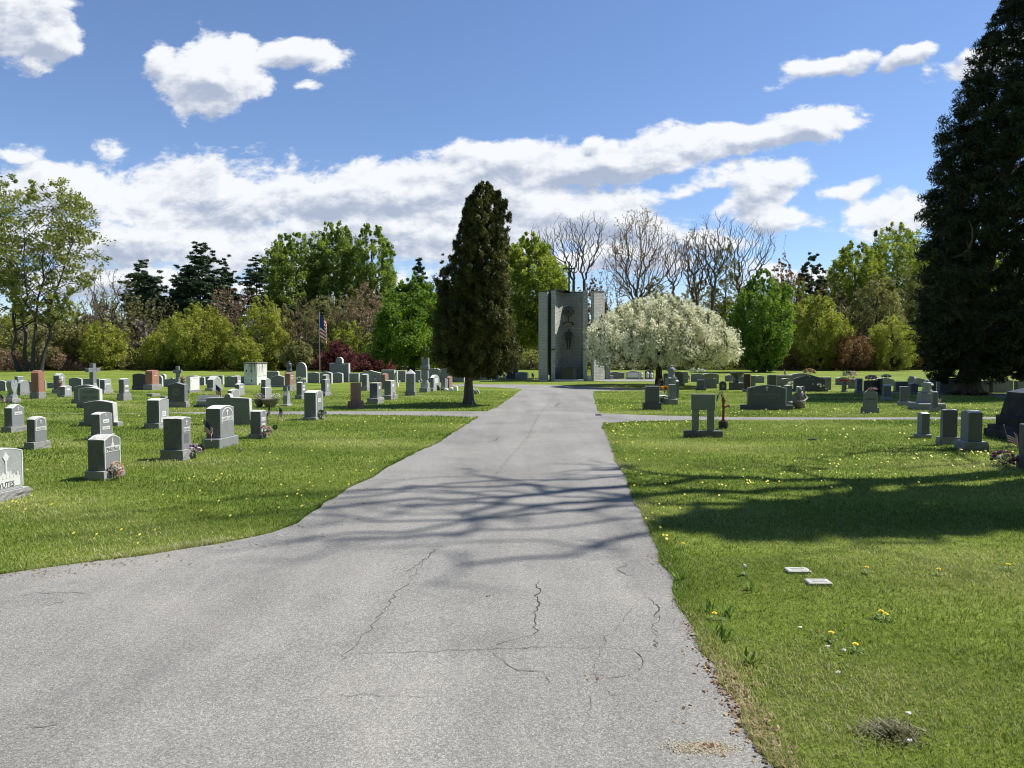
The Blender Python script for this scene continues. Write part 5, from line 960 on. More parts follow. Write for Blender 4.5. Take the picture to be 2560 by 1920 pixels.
# ------------------------------------------------------------ trees
BK_DARK = bark('bark_dark', (.05, .044, .038)); BK_GREY = bark('bark_grey', (.10, .082, .066)); BK_BROWN = bark('bark_brown', (.12, .085, .06)); BK_CED = bark('bark_cedar', (.13, .11, .095))
LM = {
 'cotton': leafmat('leaf_cottonwood', [(0, (.10, .115, .030)), (.5, (.215, .235, .062)), (1, (.35, .36, .12))], .4),
 'green': leafmat('leaf_green', [(0, (.085, .130, .028)), (.5, (.185, .255, .052)), (1, (.32, .385, .095))], .5),
 'maple': leafmat('leaf_maple', [(0, (.065, .125, .016)), (.5, (.150, .245, .032)), (1, (.30, .39, .07))], .35),
 'lime': leafmat('leaf_lime', [(0, (.14, .180, .026)), (.5, (.285, .34, .054)), (1, (.45, .48, .11))], .4),
 'yellow': leafmat('leaf_yellowgreen', [(0, (.15, .165, .028)), (.5, (.30, .325, .058)), (1, (.46, .46, .12))], .4),
 'olive': leafmat('leaf_olive', [(0, (.12, .115, .05)), (.5, (.235, .23, .095)), (1, (.37, .35, .17))], .35),
 'pine': leafmat('leaf_pine', [(0, (.022, .042, .022)), (.5, (.055, .092, .045)), (1, (.11, .155, .08))], .1),
 'cedar': leafmat('leaf_cedar', [(0, (.028, .036, .010)), (.5, (.078, .086, .022)), (1, (.18, .175, .045))], .15),
 'cedard': leafmat('leaf_cedar_dark', [(0, (.012, .019, .006)), (.5, (.028, .040, .012)), (1, (.062, .076, .022))], .08),
 'bud': leafmat('leaf_bud', [(0, (0.175, 0.114, 0.079)), (.5, (0.298, 0.201, 0.140)), (1, (0.455, 0.333, 0.245))], .3),
 'redbud': leafmat('leaf_redbud', [(0, (0.131, 0.067, 0.042)), (.5, (0.228, 0.123, 0.070)), (1, (0.333, 0.210, 0.123))], .3),
 'plum': leafmat('leaf_plum', [(0, (0.061, 0.018, 0.025)), (.5, (0.149, 0.042, 0.052)), (1, (0.263, 0.096, 0.088))], .3),
 'blossom': leafmat('blossom', [(0, (.05, .07, .025)), (.20, (.12, .16, .06)), (.27, (.62, .62, .40)), (.6, (.86, .85, .62)), (1, (.97, .95, .80))], .3, .7),
 'twig': leafmat('twig', [(0, (.10, .082, .066)), (.5, (.22, .185, .15)), (1, (.36, .31, .25))], 0, .9)}
def prof(tab, t):
    xs = [a for a, _ in tab]; ys = [b_ for _, b_ in tab]; return np.interp(t, xs, ys)
PR = {'round': [(0, .30), (.12, .68), (.3, .93), (.5, 1), (.7, .90), (.87, .62), (.97, .25), (1, .05)],
 'cone': [(0, .8), (.1, 1), (.4, .78), (.7, .45), (.9, .18), (1, .03)], 'vase': [(0, .15), (.2, .45), (.5, .85), (.75, 1), (.9, .75), (1, .25)],
 'column': [(0, .5), (.1, .85), (.5, 1), (.8, .8), (.95, .4), (1, .1)], 'dome': [(0, .80), (.1, .96), (.35, 1), (.55, .88), (.75, .66), (.9, .40), (1, .08)], 'pine': [(0, .55), (.2, .95), (.45, .9), (.7, .65), (.9, .35), (1, .08)]}
def leaves(rg, centres, rad, n_per, size, elong=1.0, droop=0., up=0., wf=.62, spread=(1, 1, .75), flat=0.):
    """leaf quads scattered round cluster centres; returns quads and shade values"""
    m_ = len(centres); k = n_per; C = np.repeat(centres, k, 0); R = np.repeat(rad, k)[:, None]; n = m_*k
    d = rg.normal(0, 1, (n, 3)); d /= np.linalg.norm(d, axis=1)[:, None]; q = rg.random((n, 1))**.5
    P = C+d*q*R*np.array(spread)
    a = rg.normal(0, 1, (n, 3)); a[:, 2] = a[:, 2]*(1-flat)+up; a /= np.linalg.norm(a, axis=1)[:, None]
    b_ = rg.normal(0, 1, (n, 3)); b_ -= a*(a*b_).sum(1)[:, None]; b_ /= np.linalg.norm(b_, axis=1)[:, None]
    s = size*rg.uniform(.6, 1.35, (n, 1)); a = a*s*elong; b_ = b_*s
    V = np.stack([P-a, P-b_*wf, P+a, P+b_*wf], 1); r = np.repeat(rg.uniform(.15, .85, m_), k)+rg.normal(0, .13, n)
    return V, np.clip(r, 0, 1)
def limb(mb_, a, b_, r0, r1, rg, n=4, sag=.12, sides=5):
    a = np.array(a, float); b_ = np.array(b_, float); L_ = np.linalg.norm(b_-a); pts = []; off = rg.normal(0, 1, 3)*L_*sag*.4
    for i in range(n+1):
        t = i/n; p = a+(b_-a)*t+off*math.sin(PI*t)+np.array((0, 0, L_*sag*math.sin(PI*t)*.6))*(1 if b_[2] > a[2] else -1); pts.append(p)
    mb_.tube(pts, [r0+(r1-r0)*i/n for i in range(n+1)], sides, caps=False); return pts
GT = 'trees of the woods round the cemetery'
def tree(name, label, x, dist, ytop, wpx, ybot, shape, leafm, nclus, nper, size, crad=.16, trunk_r=.25, bk=BK_DARK, seed=1, xt=None, base_y=None, elong=1.3, up=.2, hollow=.35, lean=0., trunks=1, rough=.22, lrange=(0, 1), group=GT, spread=(1, 1, .75), stub=.25, cat='tree', depth=1.0, flat=0., nlimb=26, parts=True, limb0=.0, wf=.62):
    """crown filling the outline measured in the photo at the given distance, limbs growing from the trunk to the leaf clusters"""
    rg = np.random.default_rng(seed); base = at(x if xt is None else xt, dist)
    if base_y: base = gp(x if xt is None else xt, base_y)
    s = np.hypot(*(base[:2]*np.array((0, 1))))/FPX; sc = base[1]/FPX
    H = zat(base, ytop); z0 = max(.2, zat(base, ybot)); R = wpx/2*sc; dx = (x-(x if xt is None else xt))*sc; pf = PR[shape] if isinstance(shape, str) else shape
    e = empty(name, base, 0, label, cat, group)
    # cluster centres
    if dist > 50 and leafm not in ('pine', 'cotton'): rough = max(rough, .34); spread = (.85, .85, 1.15)
    if dist > 50 and leafm != 'cotton': nclus = int(nclus*2.1); crad *= .92; nper = int(nper*.82)
    t = rg.random(nclus*3)*(lrange[1]-lrange[0])+lrange[0]; w_ = prof(pf, t); keep = rg.random(len(t)) < np.clip(w_, .12, 1); t = t[keep][:nclus]; n = len(t); w_ = prof(pf, t)
    az = rg.uniform(0, 2*PI, n); ph = rg.uniform(0, 6, 4); wob = 1+rough*(.5*np.sin(3*az+ph[0]+5*t)+.35*np.sin(5*az+ph[1]-7*t)+.4*rg.normal(0, 1, n)*.6)
    if name == 'conifer': wob = wob*(1+.16*np.sin(t*17+2.1*np.sin(az*2))*np.sin(az*3+t*9))
    rr = (hollow+(1-hollow)*rg.random(n)**.5)*R*w_*wob*.93
    z = z0+t*(H-z0)*(1+.06*np.sin(4*az+ph[2])*(t > .5)*(dist > 50)); cx = dx+lean*(H-z0)*t
    Cn = np.stack([cx+rr*np.cos(az), rr*np.sin(az)*depth, z-R*.04], 1); rad = crad*R*rg.uniform(.6, 1.3, n)*np.clip(w_, .35, 1)
    V, r = leaves(rg, Cn, rad, nper, size, elong, up=up, spread=spread, flat=flat, wf=wf)
    V[:, :, 2] = np.maximum(V[:, :, 2], .05)
    quad_mesh('crown', V, r, LM[leafm], e)
    tk = MB(); tops = []
    for k in range(trunks):
        ox = (k-(trunks-1)/2)*trunk_r*2.2; sp = (k-(trunks-1)/2)/max(1, trunks-1) if trunks > 1 else 0
        top = np.array((dx+lean*(H-z0)*.8+sp*R*1.1, rg.normal(0, .2), z0+(H-z0)*(.85 if trunks == 1 else .7))); P = []
        for i in range(9):
            q = i/8; p = np.array((ox, 0, 0))*(1-q)+top*q; p[0] = ox+(top[0]-ox)*q**1.3; p[:2] += rg.normal(0, .03*R*(q > 0), 2); p[2] = top[2]*q; P.append(p)
        rs = [trunk_r/(trunks**.4)*(1-.85*(i/8)**.8)*(1.35 if i == 0 else 1) for i in range(9)]; tk.tube([P[0]-np.array((0, 0, .1))]+P[:1]+[P[0]*.8+P[1]*.2]+P[1:], [rs[0]*1.3, rs[0]*1.15, rs[0]*.85]+rs[1:], 10, caps=False); tops.append((P, rs))
    tk.build('trunk', bk, e, True)
    lb = MB(); idx = rg.permutation(n)[:nlimb]
    for j in idx:
        P, rs = tops[int(rg.integers(0, trunks))]; c_ = Cn[j]; zt = max(z0*.8+limb0, c_[2]-np.linalg.norm(c_[:2]-np.array((cx[j], 0)))*rg.uniform(.5, 1.1)-.2)
        q = np.clip(zt/P[-1][2], .08, .97)*8; i = int(q); f_ = q-i; a = P[i]*(1-f_)+P[min(i+1, 8)]*f_; r0 = (rs[i]*(1-f_)+rs[min(i+1, 8)]*f_)*.5
        pts = limb(lb, a, c_, max(r0, .02), .012, rg, 4)
        for _ in range(2): k2 = int(rg.integers(2, 4)); limb(lb, pts[k2], c_+rg.normal(0, rad[j]*1.3, 3), r0*.35, .008, rg, 3, sides=4)
    if nlimb: lb.build('limbs', bk, e)
    return e
def bare(name, label, x, dist, ytop, wpx, seed, bk=BK_GREY, ybot=None, n=330, shape='vase', rt=.011, buds=None, nb=0, bsize=.09, cat='tree', group=GT, base=None, Hm=None, Wm=None, zb=None, pw=.44, wig=.05, hollow=.1, depth=.9, xt=None, **kw):
    """leafless tree: twigs reach for points spread through the crown outline, wood thickens where they join"""
    rg = np.random.default_rng(seed); base = at(x if xt is None else xt, dist) if base is None else base; H = zat(base, ytop) if Hm is None else Hm; W = Wm or wpx/2*base[1]/FPX; dx = 0 if xt is None else (x-xt)*base[1]/FPX
    z0 = zb if zb is not None else (zat(base, ybot) if ybot else H*.38); pf = PR[shape] if isinstance(shape, str) else shape
    t = rg.random(n*3); w_ = prof(pf, t); k = rg.random(len(t)) < np.clip(w_, .15, 1); t = t[k][:n]; w_ = prof(pf, t); az = rg.uniform(0, 2*PI, len(t)); rr = (hollow+(1-hollow)*rg.random(len(t))**.45)*W*w_*(1+.28*np.sin(3*az+seed))
    t = t*(1-.22*np.clip(np.sin(2*az+seed*1.7), 0, 1)*(t > .55)); T = np.stack([dx*(.3+.7*t)+rr*np.cos(az), rr*np.sin(az)*depth, z0+t*(H-z0)], 1); T[np.argmax(T[:, 2]), 2] = H
    nt = 7; pos = [np.array((0., 0., 0.))]; par = [-1]
    for i in range(1, nt): pos.append(np.array((rg.normal(0, .03*W)+dx*.3*i/nt, rg.normal(0, .03*W), z0*.95*i/(nt-1)))); par.append(i-1)
    plen = [0.0]
    for i in range(1, nt): plen.append(plen[-1]+np.linalg.norm(pos[i]-pos[i-1]))
    order = np.argsort(np.linalg.norm((T-np.array((0, 0, z0)))*np.array((1, 1, .8)), axis=1)); chains = []
    for q in order:
        tg = T[q]; A = np.array(pos); d = tg-A; L = np.linalg.norm(d, axis=1)+1e-6; ang = d[:, 2]/L; cost = L*(1+1.6*np.clip(.45-ang, 0, 2))+.55*np.array(plen); cost[:nt-2] += 1e3
        b_ = int(np.argmin(cost)); a = A[b_]; Lb = L[b_]; m = max(2, min(6, int(Lb/.45))); prev = b_; side = rg.normal(0, 1, 3)*Lb*wig; ch = [b_]
        for i in range(1, m+1):
            f_ = i/m; p = a+(tg-a)*f_; p = p+side*math.sin(PI*f_)+np.array((0, 0, -.10*Lb*math.sin(PI*f_)))+rg.normal(0, .02*Lb+.01, 3)*(i < m); pos.append(p); par.append(prev); plen.append(plen[prev]+Lb/m); prev = len(pos)-1; ch.append(prev)
        chains.append(ch)
    cnt = np.zeros(len(pos)); 
    for ch in chains: cnt[ch[-1]] += 1
    for i in range(len(pos)-1, 0, -1): cnt[par[i]] += cnt[i]
    r = rt*np.maximum(cnt, 1)**pw; e = empty(name, base, 0, label, cat, group); tk = MB(); br = MB()
    tk.tube([pos[0]-np.array((0, 0, .1))]+pos[:nt], [r[0]*1.5]+[r[0]*1.3]+list(r[1:nt]), 9, caps=False)
    for ch in chains: thick = r[ch[1]]; br.tube([pos[i] for i in ch], [min(r[ch[1]]*1.1, r[ch[0]])]+list(r[ch[1:]]), 3 if thick < .03 else 5, caps=False)
    tk.build('trunk', bk, e, True); br.build('branches', bk, e)
    if buds:
        Tn = np.array([pos[ch[-1]] for ch in chains]+[pos[ch[len(ch)//2]] for ch in chains]); V, rr2 = leaves(rg, Tn, np.full(len(Tn), .26*W/3.5), nb, bsize, 1.3, up=.3); quad_mesh('buds', V, rr2, LM[buds], e)
    return e
# --- the dark conifer by the left crossroad
CONP = [(0, .42), (.05, .8), (.12, .98), (.2, 1), (.3, .93), (.4, .86), (.5, .78), (.6, .68), (.71, .60), (.87, .54), (.94, .38), (.985, .2), (1, .06)]
e = tree('conifer', 'tall dark olive-brown conifer with tapering crown beside the left crossroad', 1188, 25, 455, 208, 938, CONP, 'cedar', 2200, 84, .036, wf=.40, crad=.13, trunk_r=.17, bk=BK_CED, seed=3, xt=1172, base_y=1012, elong=2.0, up=.9, hollow=.45, rough=.30, nlimb=60, group=None, spread=(.8, .8, 1.25), lean=.05)
fl_ = MB(); fl_.tube([(.12, -.12, 0), (.10, -.10, .30), (.05, -.05, .9)], [.10, .07, .03], 8, caps=False); fl_.tube([(-.14, -.06, 0), (-.09, -.05, .35), (-.04, -.02, 1.0)], [.10, .07, .03], 8, caps=False); fl_.tube([(.22, -.14, 0), (.17, -.12, .16), (.11, -.08, .40)], [.035, .03, .012], 7, caps=False); fl_.build('root_flare', BK_CED, e, True)
tag(fl_.build('exposed_root', bark('bark_pale', (.34, .29, .23)), loc=e.location), None); o = bpy.data.objects['exposed_root']; o.parent = e; o.location = (0.075, -.05, 0); o.scale = (.55, .9, .42)
# --- the huge dark evergreen on the right
BIGP = [(0, .62), (.05, .82), (.15, .97), (.28, 1), (.42, .98), (.55, .93), (.66, .82), (.76, .68), (.86, .46), (.94, .25), (1, .04)]
e = tree('evergreen', 'huge very dark evergreen filling the right edge of the picture', 2452, 31.7, -260, 392, 945, BIGP, 'cedard', 4200, 74, .058, wf=.34, crad=.11, trunk_r=.42, bk=BK_CED, seed=5, xt=2418, base_y=986, elong=1.9, up=.35, hollow=.5, rough=.20, nlimb=110, group=None, lean=.165)
rg = np.random.default_rng(31); tw = MB()
for i in range(46):
    a = rg.uniform(-.7, 1.0); r = rg.uniform(1.2, 4.2); z_ = rg.uniform(1.0, 2.1); p0 = np.array((.1, 0, rg.uniform(1.6, 2.6))); p1 = np.array((r*math.cos(a), r*math.sin(a)-.6, z_)); L_ = limb(tw, p0, p1, .03, .008, rg, 4, .1, 5)
    for k in range(3): limb(tw, L_[k+1], L_[k+1]+np.array((rg.uniform(.2, .9), rg.normal(0, .3), rg.uniform(-.5, .1))), .012, .005, rg, 3, .1, 4)
tw.build('dead_twigs', BK_CED, e)
m_ = MB(); 
for i in range(9): a = i*2*PI/9; m_.tube([(.75*math.cos(a), .75*math.sin(a), -.02), (.5*math.cos(a), .5*math.sin(a), .10), (.36*math.cos(a), .36*math.sin(a), .5), (.30*math.cos(a), .3*math.sin(a), 1.)], [.14, .15, .13, .06], 7, caps=False)
m_.build('root_flare', BK_CED, e, True)
# --- white blossom tree
e = tree('blossom_tree', 'wide dome-shaped tree covered in white blossom on the right lawn', 1646, 39.8, 728, 398, 905, [(0, .55), (.06, .86), (.18, .98), (.32, 1), (.5, .90), (.68, .72), (.82, .52), (.93, .3), (1, .06)], 'blossom', 1700, 48, .050, crad=.075, trunk_r=.22, bk=BK_DARK, seed=8, xt=1648, base_y=966, elong=1.9, wf=.5, up=.9, hollow=.5, rough=.10, nlimb=40, group=None, trunks=1, spread=(.75, .75, 1.4), depth=.95)
# --- woods, from left to right
tree('cottonwood', 'tall sparse cottonwood with several dark stems at the left edge', 108, 74, 455, 300, 800, [(0, .35), (.1, .5), (.3, .8), (.5, .95), (.7, 1), (.85, .9), (.95, .6), (1, .2)], 'cotton', 560, 36, .12, crad=.13, trunk_r=.34, bk=BK_DARK, seed=11, xt=75, trunks=4, nlimb=90, rough=.3, hollow=.3)
tree('cottonwood', 'second sparse cottonwood mostly beyond the left edge', -60, 80, 440, 240, 790, 'vase', 'cotton', 260, 34, .12, crad=.14, trunk_r=.30, seed=12, trunks=3, nlimb=50, rough=.3)
bare('bare_tree', 'pale fan-shaped bare tree left of the first pine', 275, 84, 664, 115, 13, ybot=860, n=420, shape='vase', rt=.013, buds='olive', nb=2, bsize=.07)
tree('pine_tree', 'narrow ragged dark pine, first from the left', 362, 90, 655, 100, 860, 'column', 'pine', 150, 60, .13, crad=.22, trunk_r=.25, seed=14, rough=.45, elong=2, up=.2, flat=.6, spread=(1.2, 1.2, .5))
tree('spruce_tree', 'broad dark spruce, tallest evergreen of the left woods', 505, 92, 608, 150, 880, 'pine', 'pine', 330, 60, .13, crad=.20, trunk_r=.3, seed=15, rough=.42, elong=2, flat=.6, spread=(1.3, 1.3, .45))
tree('spruce_tree', 'shorter dark spruce leaning against the tallest one on its right', 572, 94, 642, 80, 880, 'pine', 'pine', 150, 55, .13, crad=.24, trunk_r=.25, seed=16, rough=.4, elong=2, flat=.6, spread=(1.3, 1.3, .45))
tree('spruce_tree', 'low dark spruce on the left side of the tallest one', 452, 94, 668, 90, 880, 'pine', 'pine', 150, 55, .13, crad=.24, trunk_r=.25, seed=17, rough=.4, elong=2, flat=.6, spread=(1.3, 1.3, .45))
tree('pine_tree', 'small dark pine with open limbs left of the big green poplars', 645, 96, 640, 72, 790, 'column', 'pine', 70, 50, .13, crad=.3, trunk_r=.22, seed=18, rough=.5, elong=2, flat=.7, spread=(1.3, 1.3, .4))
tree('willow_tree', 'round yellow-green willow in the middle of the left woods', 500, 80, 762, 165, 935, 'round', 'yellow', 300, 60, .085, crad=.17, trunk_r=.28, seed=19, xt=512, rough=.2, hollow=.4)
tree('willow_tree', 'lower yellow-green willow touching the round one on its left', 415, 82, 815, 110, 940, 'round', 'yellow', 170, 55, .085, crad=.2, trunk_r=.2, seed=20, rough=.2)
tree('young_tree', 'olive-green feathery tree right of the round willow', 658, 80, 742, 120, 935, 'column', 'yellow', 200, 46, .085, crad=.2, trunk_r=.2, seed=21, rough=.3)
tree('young_tree', 'small yellow-green tree beside the whitewashed vault', 612, 76, 838, 90, 940, 'round', 'yellow', 130, 50, .08, crad=.22, trunk_r=.15, seed=22)
tree('bushy_tree', 'pale olive bushy tree behind the stone cross', 205, 82, 790, 120, 940, 'round', 'olive', 170, 44, .09, crad=.2, trunk_r=.2, seed=23)
tree('bushy_tree', 'lime-green bushy tree near the red stones on the left', 130, 80, 800, 100, 930, 'round', 'olive', 110, 40, .09, crad=.22, trunk_r=.2, seed=24)
bare('bare_tree', 'brownish twiggy tree between first pine and tallest spruce', 330, 86, 735, 120, 25, ybot=880, n=380, rt=.013, buds='olive', nb=4)
bare('bare_tree', 'grey twiggy tree in front of the shorter spruce', 565, 84, 715, 110, 26, ybot=880, n=380, rt=.013, buds='bud', nb=3)
POP = [(0, .5), (.1, .75), (.35, .95), (.6, 1), (.8, .88), (.92, .62), (1, .2)]
tree('poplar_tree', 'big rounded green poplar, left part of the tall green group', 742, 92, 590, 165, 880, POP, 'green', 430, 60, .12, crad=.17, trunk_r=.4, seed=27, rough=.26)
tree('poplar_tree', 'big green poplar, middle and tallest of the tall green group', 845, 93, 560, 150, 880, POP, 'green', 400, 60, .12, crad=.17, trunk_r=.4, seed=28, rough=.28)
tree('poplar_tree', 'green poplar with open gaps, right part of the tall green group', 932, 91, 565, 125, 860, POP, 'green', 300, 56, .12, crad=.17, trunk_r=.35, seed=29, rough=.3)
bare('bare_tree', 'reddish-brown twiggy tree below the right poplar', 915, 82, 705, 150, 30, ybot=870, n=420, rt=.012, buds='bud', nb=7, bsize=.07, shape='round')
bare('bare_tree', 'grey-green twiggy tree behind the limp flag', 815, 82, 725, 150, 33, ybot=880, n=420, rt=.012, buds='olive', nb=8, bsize=.07, shape='round')
tree('bushy_tree', 'grey-olive bushy tree left of the purple shrubs', 745, 78, 850, 90, 945, 'round', 'olive', 120, 42, .085, crad=.2, trunk_r=.15, seed=34)
tree('plum_tree', 'purple-leaved shrub-like tree, left and tallest of the purple group', 845, 74, 852, 110, 945, 'dome', 'plum', 190, 46, .07, crad=.17, trunk_r=.15, seed=35, rough=.3)
tree('plum_tree', 'low reddish-purple tree, right part of the purple group', 930, 74, 878, 120, 945, 'dome', 'plum', 170, 46, .07, crad=.17, trunk_r=.15, seed=36, rough=.3)
tree('maple_tree', 'rich green maple left of the dark conifer', 1038, 66, 690, 220, 905, [(0, .62), (.12, .92), (.3, 1), (.55, .92), (.75, .68), (.9, .38), (1, .08)], 'maple', 520, 62, .10, crad=.15, trunk_r=.38, seed=37, xt=1030, rough=.22)
tree('spruce_tree', 'pair-topped dark spruce behind the rich green maple', 1050, 92, 636, 80, 860, 'cone', 'pine', 130, 50, .12, crad=.26, trunk_r=.2, seed=38, rough=.3, elong=2, flat=.5)
tree('spruce_tree', 'thin dark spruce top just left of the dark conifer', 1108, 94, 645, 50, 860, 'cone', 'pine', 70, 50, .12, crad=.3, trunk_r=.2, seed=39, rough=.3, elong=2, flat=.5)
tree('maple_tree', 'yellow-green maple with thick trunk between conifer and brick shrine', 1322, 57, 592, 230, 858, [(0, .75), (.12, .95), (.35, 1), (.6, .92), (.8, .68), (.92, .4), (1, .1)], 'lime', 560, 60, .085, crad=.15, trunk_r=.42, seed=40, xt=1282, base_y=946, rough=.24, nlimb=60)
bare('bare_tree', 'bare curly-limbed tree, leftmost behind the maple', 1345, 96, 555, 100, 41, ybot=700, n=260, rt=.015, wig=.08, shape='vase')
bare('bare_tree', 'bare tree with crooked limbs behind the roof cross, left stem', 1400, 94, 536, 130, 42, ybot=690, n=330, rt=.015, wig=.09, shape='vase', xt=1440)
bare('bare_tree', 'bare tree with crooked limbs behind the roof cross, right stem', 1468, 94, 520, 125, 43, ybot=690, n=340, rt=.015, wig=.08, shape='vase', xt=1458)
tree('bushy_tree', 'rust-brown budding bush left of the blossom tree top', 1480, 88, 690, 100, 900, 'dome', 'redbud', 190, 36, .08, crad=.2, trunk_r=.16, seed=44, rough=.35)
bare('bare_tree', 'large budding brown tree above the blossom tree', 1600, 88, 514, 215, 45, ybot=740, n=900, rt=.014, buds='bud', nb=3, bsize=.07, shape='round', xt=1590)
bare('bare_tree', 'slim bare tree right of the large budding one', 1682, 90, 575, 90, 46, ybot=720, n=260, rt=.014, wig=.07)
bare('bare_tree', 'tall bare tree, left one of the dark-trunked pair', 1740, 86, 570, 105, 47, ybot=760, n=480, rt=.016, buds='bud', nb=2, shape='vase')
bare('bare_tree', 'tall bare tree with the highest twigs right of the blossom tree', 1778, 84, 528, 130, 48, ybot=720, n=440, rt=.013, wig=.07)
tree('young_tree', 'tall thin olive-leaved tree behind the tall bare ones', 1812, 90, 600, 90, 900, 'column', 'olive', 130, 36, .10, crad=.26, trunk_r=.22, seed=49, rough=.4)
bare('bare_tree', 'wide-forked bare tree leaning over the bright green maple', 1872, 84, 545, 170, 50, ybot=720, n=380, rt=.014, wig=.07, xt=1840)
tree('maple_tree', 'bright green maple right of the blossom tree', 1905, 72, 680, 160, 930, 'round', 'maple', 380, 62, .095, crad=.17, trunk_r=.3, seed=51, rough=.22)
tree('young_tree', 'pale grey-green round tree behind the budding one', 1640, 98, 690, 90, 860, 'round', 'olive', 110, 40, .10, crad=.24, trunk_r=.2, seed=52)
tree('young_tree', 'orange-brown budding tree left of the dark round pine', 1950, 92, 650, 90, 900, 'column', 'redbud', 150, 40, .09, crad=.22, trunk_r=.2, seed=53, rough=.35)
bare('bare_tree', 'thin spire-like bare tree above the orange-brown one', 1958, 96, 588, 40, 54, ybot=760, n=60, rt=.016, shape='cone', buds='bud', nb=3)
tree('pine_tree', 'dark grey-green rounded pine in the right woods', 2025, 94, 628, 95, 880, 'dome', 'pine', 200, 60, .12, crad=.2, trunk_r=.25, seed=55, rough=.25, elong=1.8, flat=.4)
tree('willow_tree', 'soft yellow-green willow in the right woods', 2045, 80, 735, 145, 940, 'round', 'yellow', 280, 54, .085, crad=.18, trunk_r=.25, seed=56, rough=.22)
tree('oak_tree', 'broad green tree on the right rise, nearest to the rounded pine', 2135, 92, 610, 150, 900, POP, 'lime', 340, 56, .12, crad=.18, trunk_r=.35, seed=57, rough=.25)
tree('oak_tree', 'tallest yellow-green tree of the right woods beside the huge evergreen', 2235, 94, 572, 190, 900, POP, 'lime', 460, 58, .12, crad=.17, trunk_r=.4, seed=58, rough=.25)
tree('pine_tree', 'small dark evergreen top between the two broad green trees', 2182, 97, 585, 60, 820, 'cone', 'pine', 90, 50, .12, crad=.26, trunk_r=.2, seed=59, rough=.3, elong=2)
tree('oak_tree', 'olive tree in front of the tallest yellow-green one', 2190, 84, 690, 140, 930, 'round', 'olive', 240, 46, .10, crad=.19, trunk_r=.3, seed=60, rough=.3)
tree('young_tree', 'yellow-brown low tree left of the huge evergreen', 2230, 78, 790, 130, 945, 'round', 'yellow', 190, 44, .08, crad=.2, trunk_r=.2, seed=61, rough=.3)
tree('bushy_tree', 'rust-tinted low tree in the right woods below the willow', 2130, 78, 830, 110, 945, 'round', 'redbud', 130, 40, .08, crad=.2, trunk_r=.16, seed=62, rough=.3)
tree('oak_tree', 'broad green tree mostly hidden behind the huge evergreen', 2350, 92, 600, 180, 900, POP, 'lime', 300, 50, .13, crad=.2, trunk_r=.35, seed=63)
tree('oak_tree', 'green tree seen only below the huge evergreen at the right edge', 2520, 90, 640, 220, 900, POP, 'green', 300, 50, .14, crad=.2, trunk_r=.35, seed=64)

for (nm, lb, x, d, yt, w_, yb, sh, lm, nc, sd) in (
 ('young_tree', 'mid-green tree filling the gap behind the tall bare pair', 1745, 94, 690, 120, 920, 'round', 'olive', 160, 101), ('young_tree', 'green tree low behind the right shoulder of the blossom tree', 1820, 90, 735, 110, 930, 'round', 'lime', 140, 102),
 ('oak_tree', 'green tree between the bright maple and the soft willow', 1985, 90, 700, 110, 930, 'column', 'green', 160, 103), ('oak_tree', 'tall green tree behind the soft willow', 2085, 97, 660, 110, 900, 'column', 'lime', 150, 104),
 ('young_tree', 'yellow-green low tree right of the cottonwood stems', 262, 80, 800, 110, 940, 'round', 'yellow', 130, 105), ('young_tree', 'pale green low tree between cottonwood and stone cross', 165, 90, 745, 110, 930, 'round', 'yellow', 120, 106),
 ('young_tree', 'pale green tree between vault and poplars', 700, 84, 760, 90, 930, 'column', 'olive', 110, 107), ('young_tree', 'yellow-green tree between limp flag and rich green maple', 870, 80, 800, 120, 930, 'round', 'yellow', 120, 108),
 ('young_tree', 'yellow-green tree low behind the blossom tree trunk', 1560, 92, 800, 140, 930, 'round', 'yellow', 140, 109), ('young_tree', 'pale green tree low at the left edge behind the thicket', 40, 86, 770, 120, 930, 'round', 'yellow', 130, 110)):
    tree(nm, lb, x, d, yt, w_, yb, sh, lm, nc, 44, .09, crad=.2, trunk_r=.18, seed=sd, rough=.35)

for (lb, x, d, yt, w_, bu, nb, sd) in (
 ('brown twiggy tree just right of the cottonwood', 235, 85, 720, 110, 'bud', 3, 201), ('grey-brown twiggy tree left of the round willow', 405, 87, 730, 100, 'olive', 3, 202), ('brown twiggy tree between round willow and olive feathery tree', 610, 86, 710, 100, 'bud', 4, 203),
 ('brown twiggy tree left of the limp flag', 755, 84, 735, 110, 'bud', 3, 204), ('olive twiggy tree above the purple group', 880, 85, 715, 120, 'olive', 6, 205), ('brown twiggy tree behind the roof cross of the shrine', 1520, 90, 650, 110, 'redbud', 5, 206),
 ('brown twiggy tree behind the soft willow', 2075, 88, 690, 110, 'bud', 4, 207), ('olive twiggy tree left of the huge evergreen', 2270, 86, 660, 110, 'olive', 6, 208), ('brown twiggy tree beside the bright green maple', 1990, 88, 680, 100, 'redbud', 4, 209)):
    bare('bare_tree', lb, x, d, yt, w_, sd, ybot=890, n=340, rt=.012, buds=bu, nb=nb, bsize=.07, shape='round')
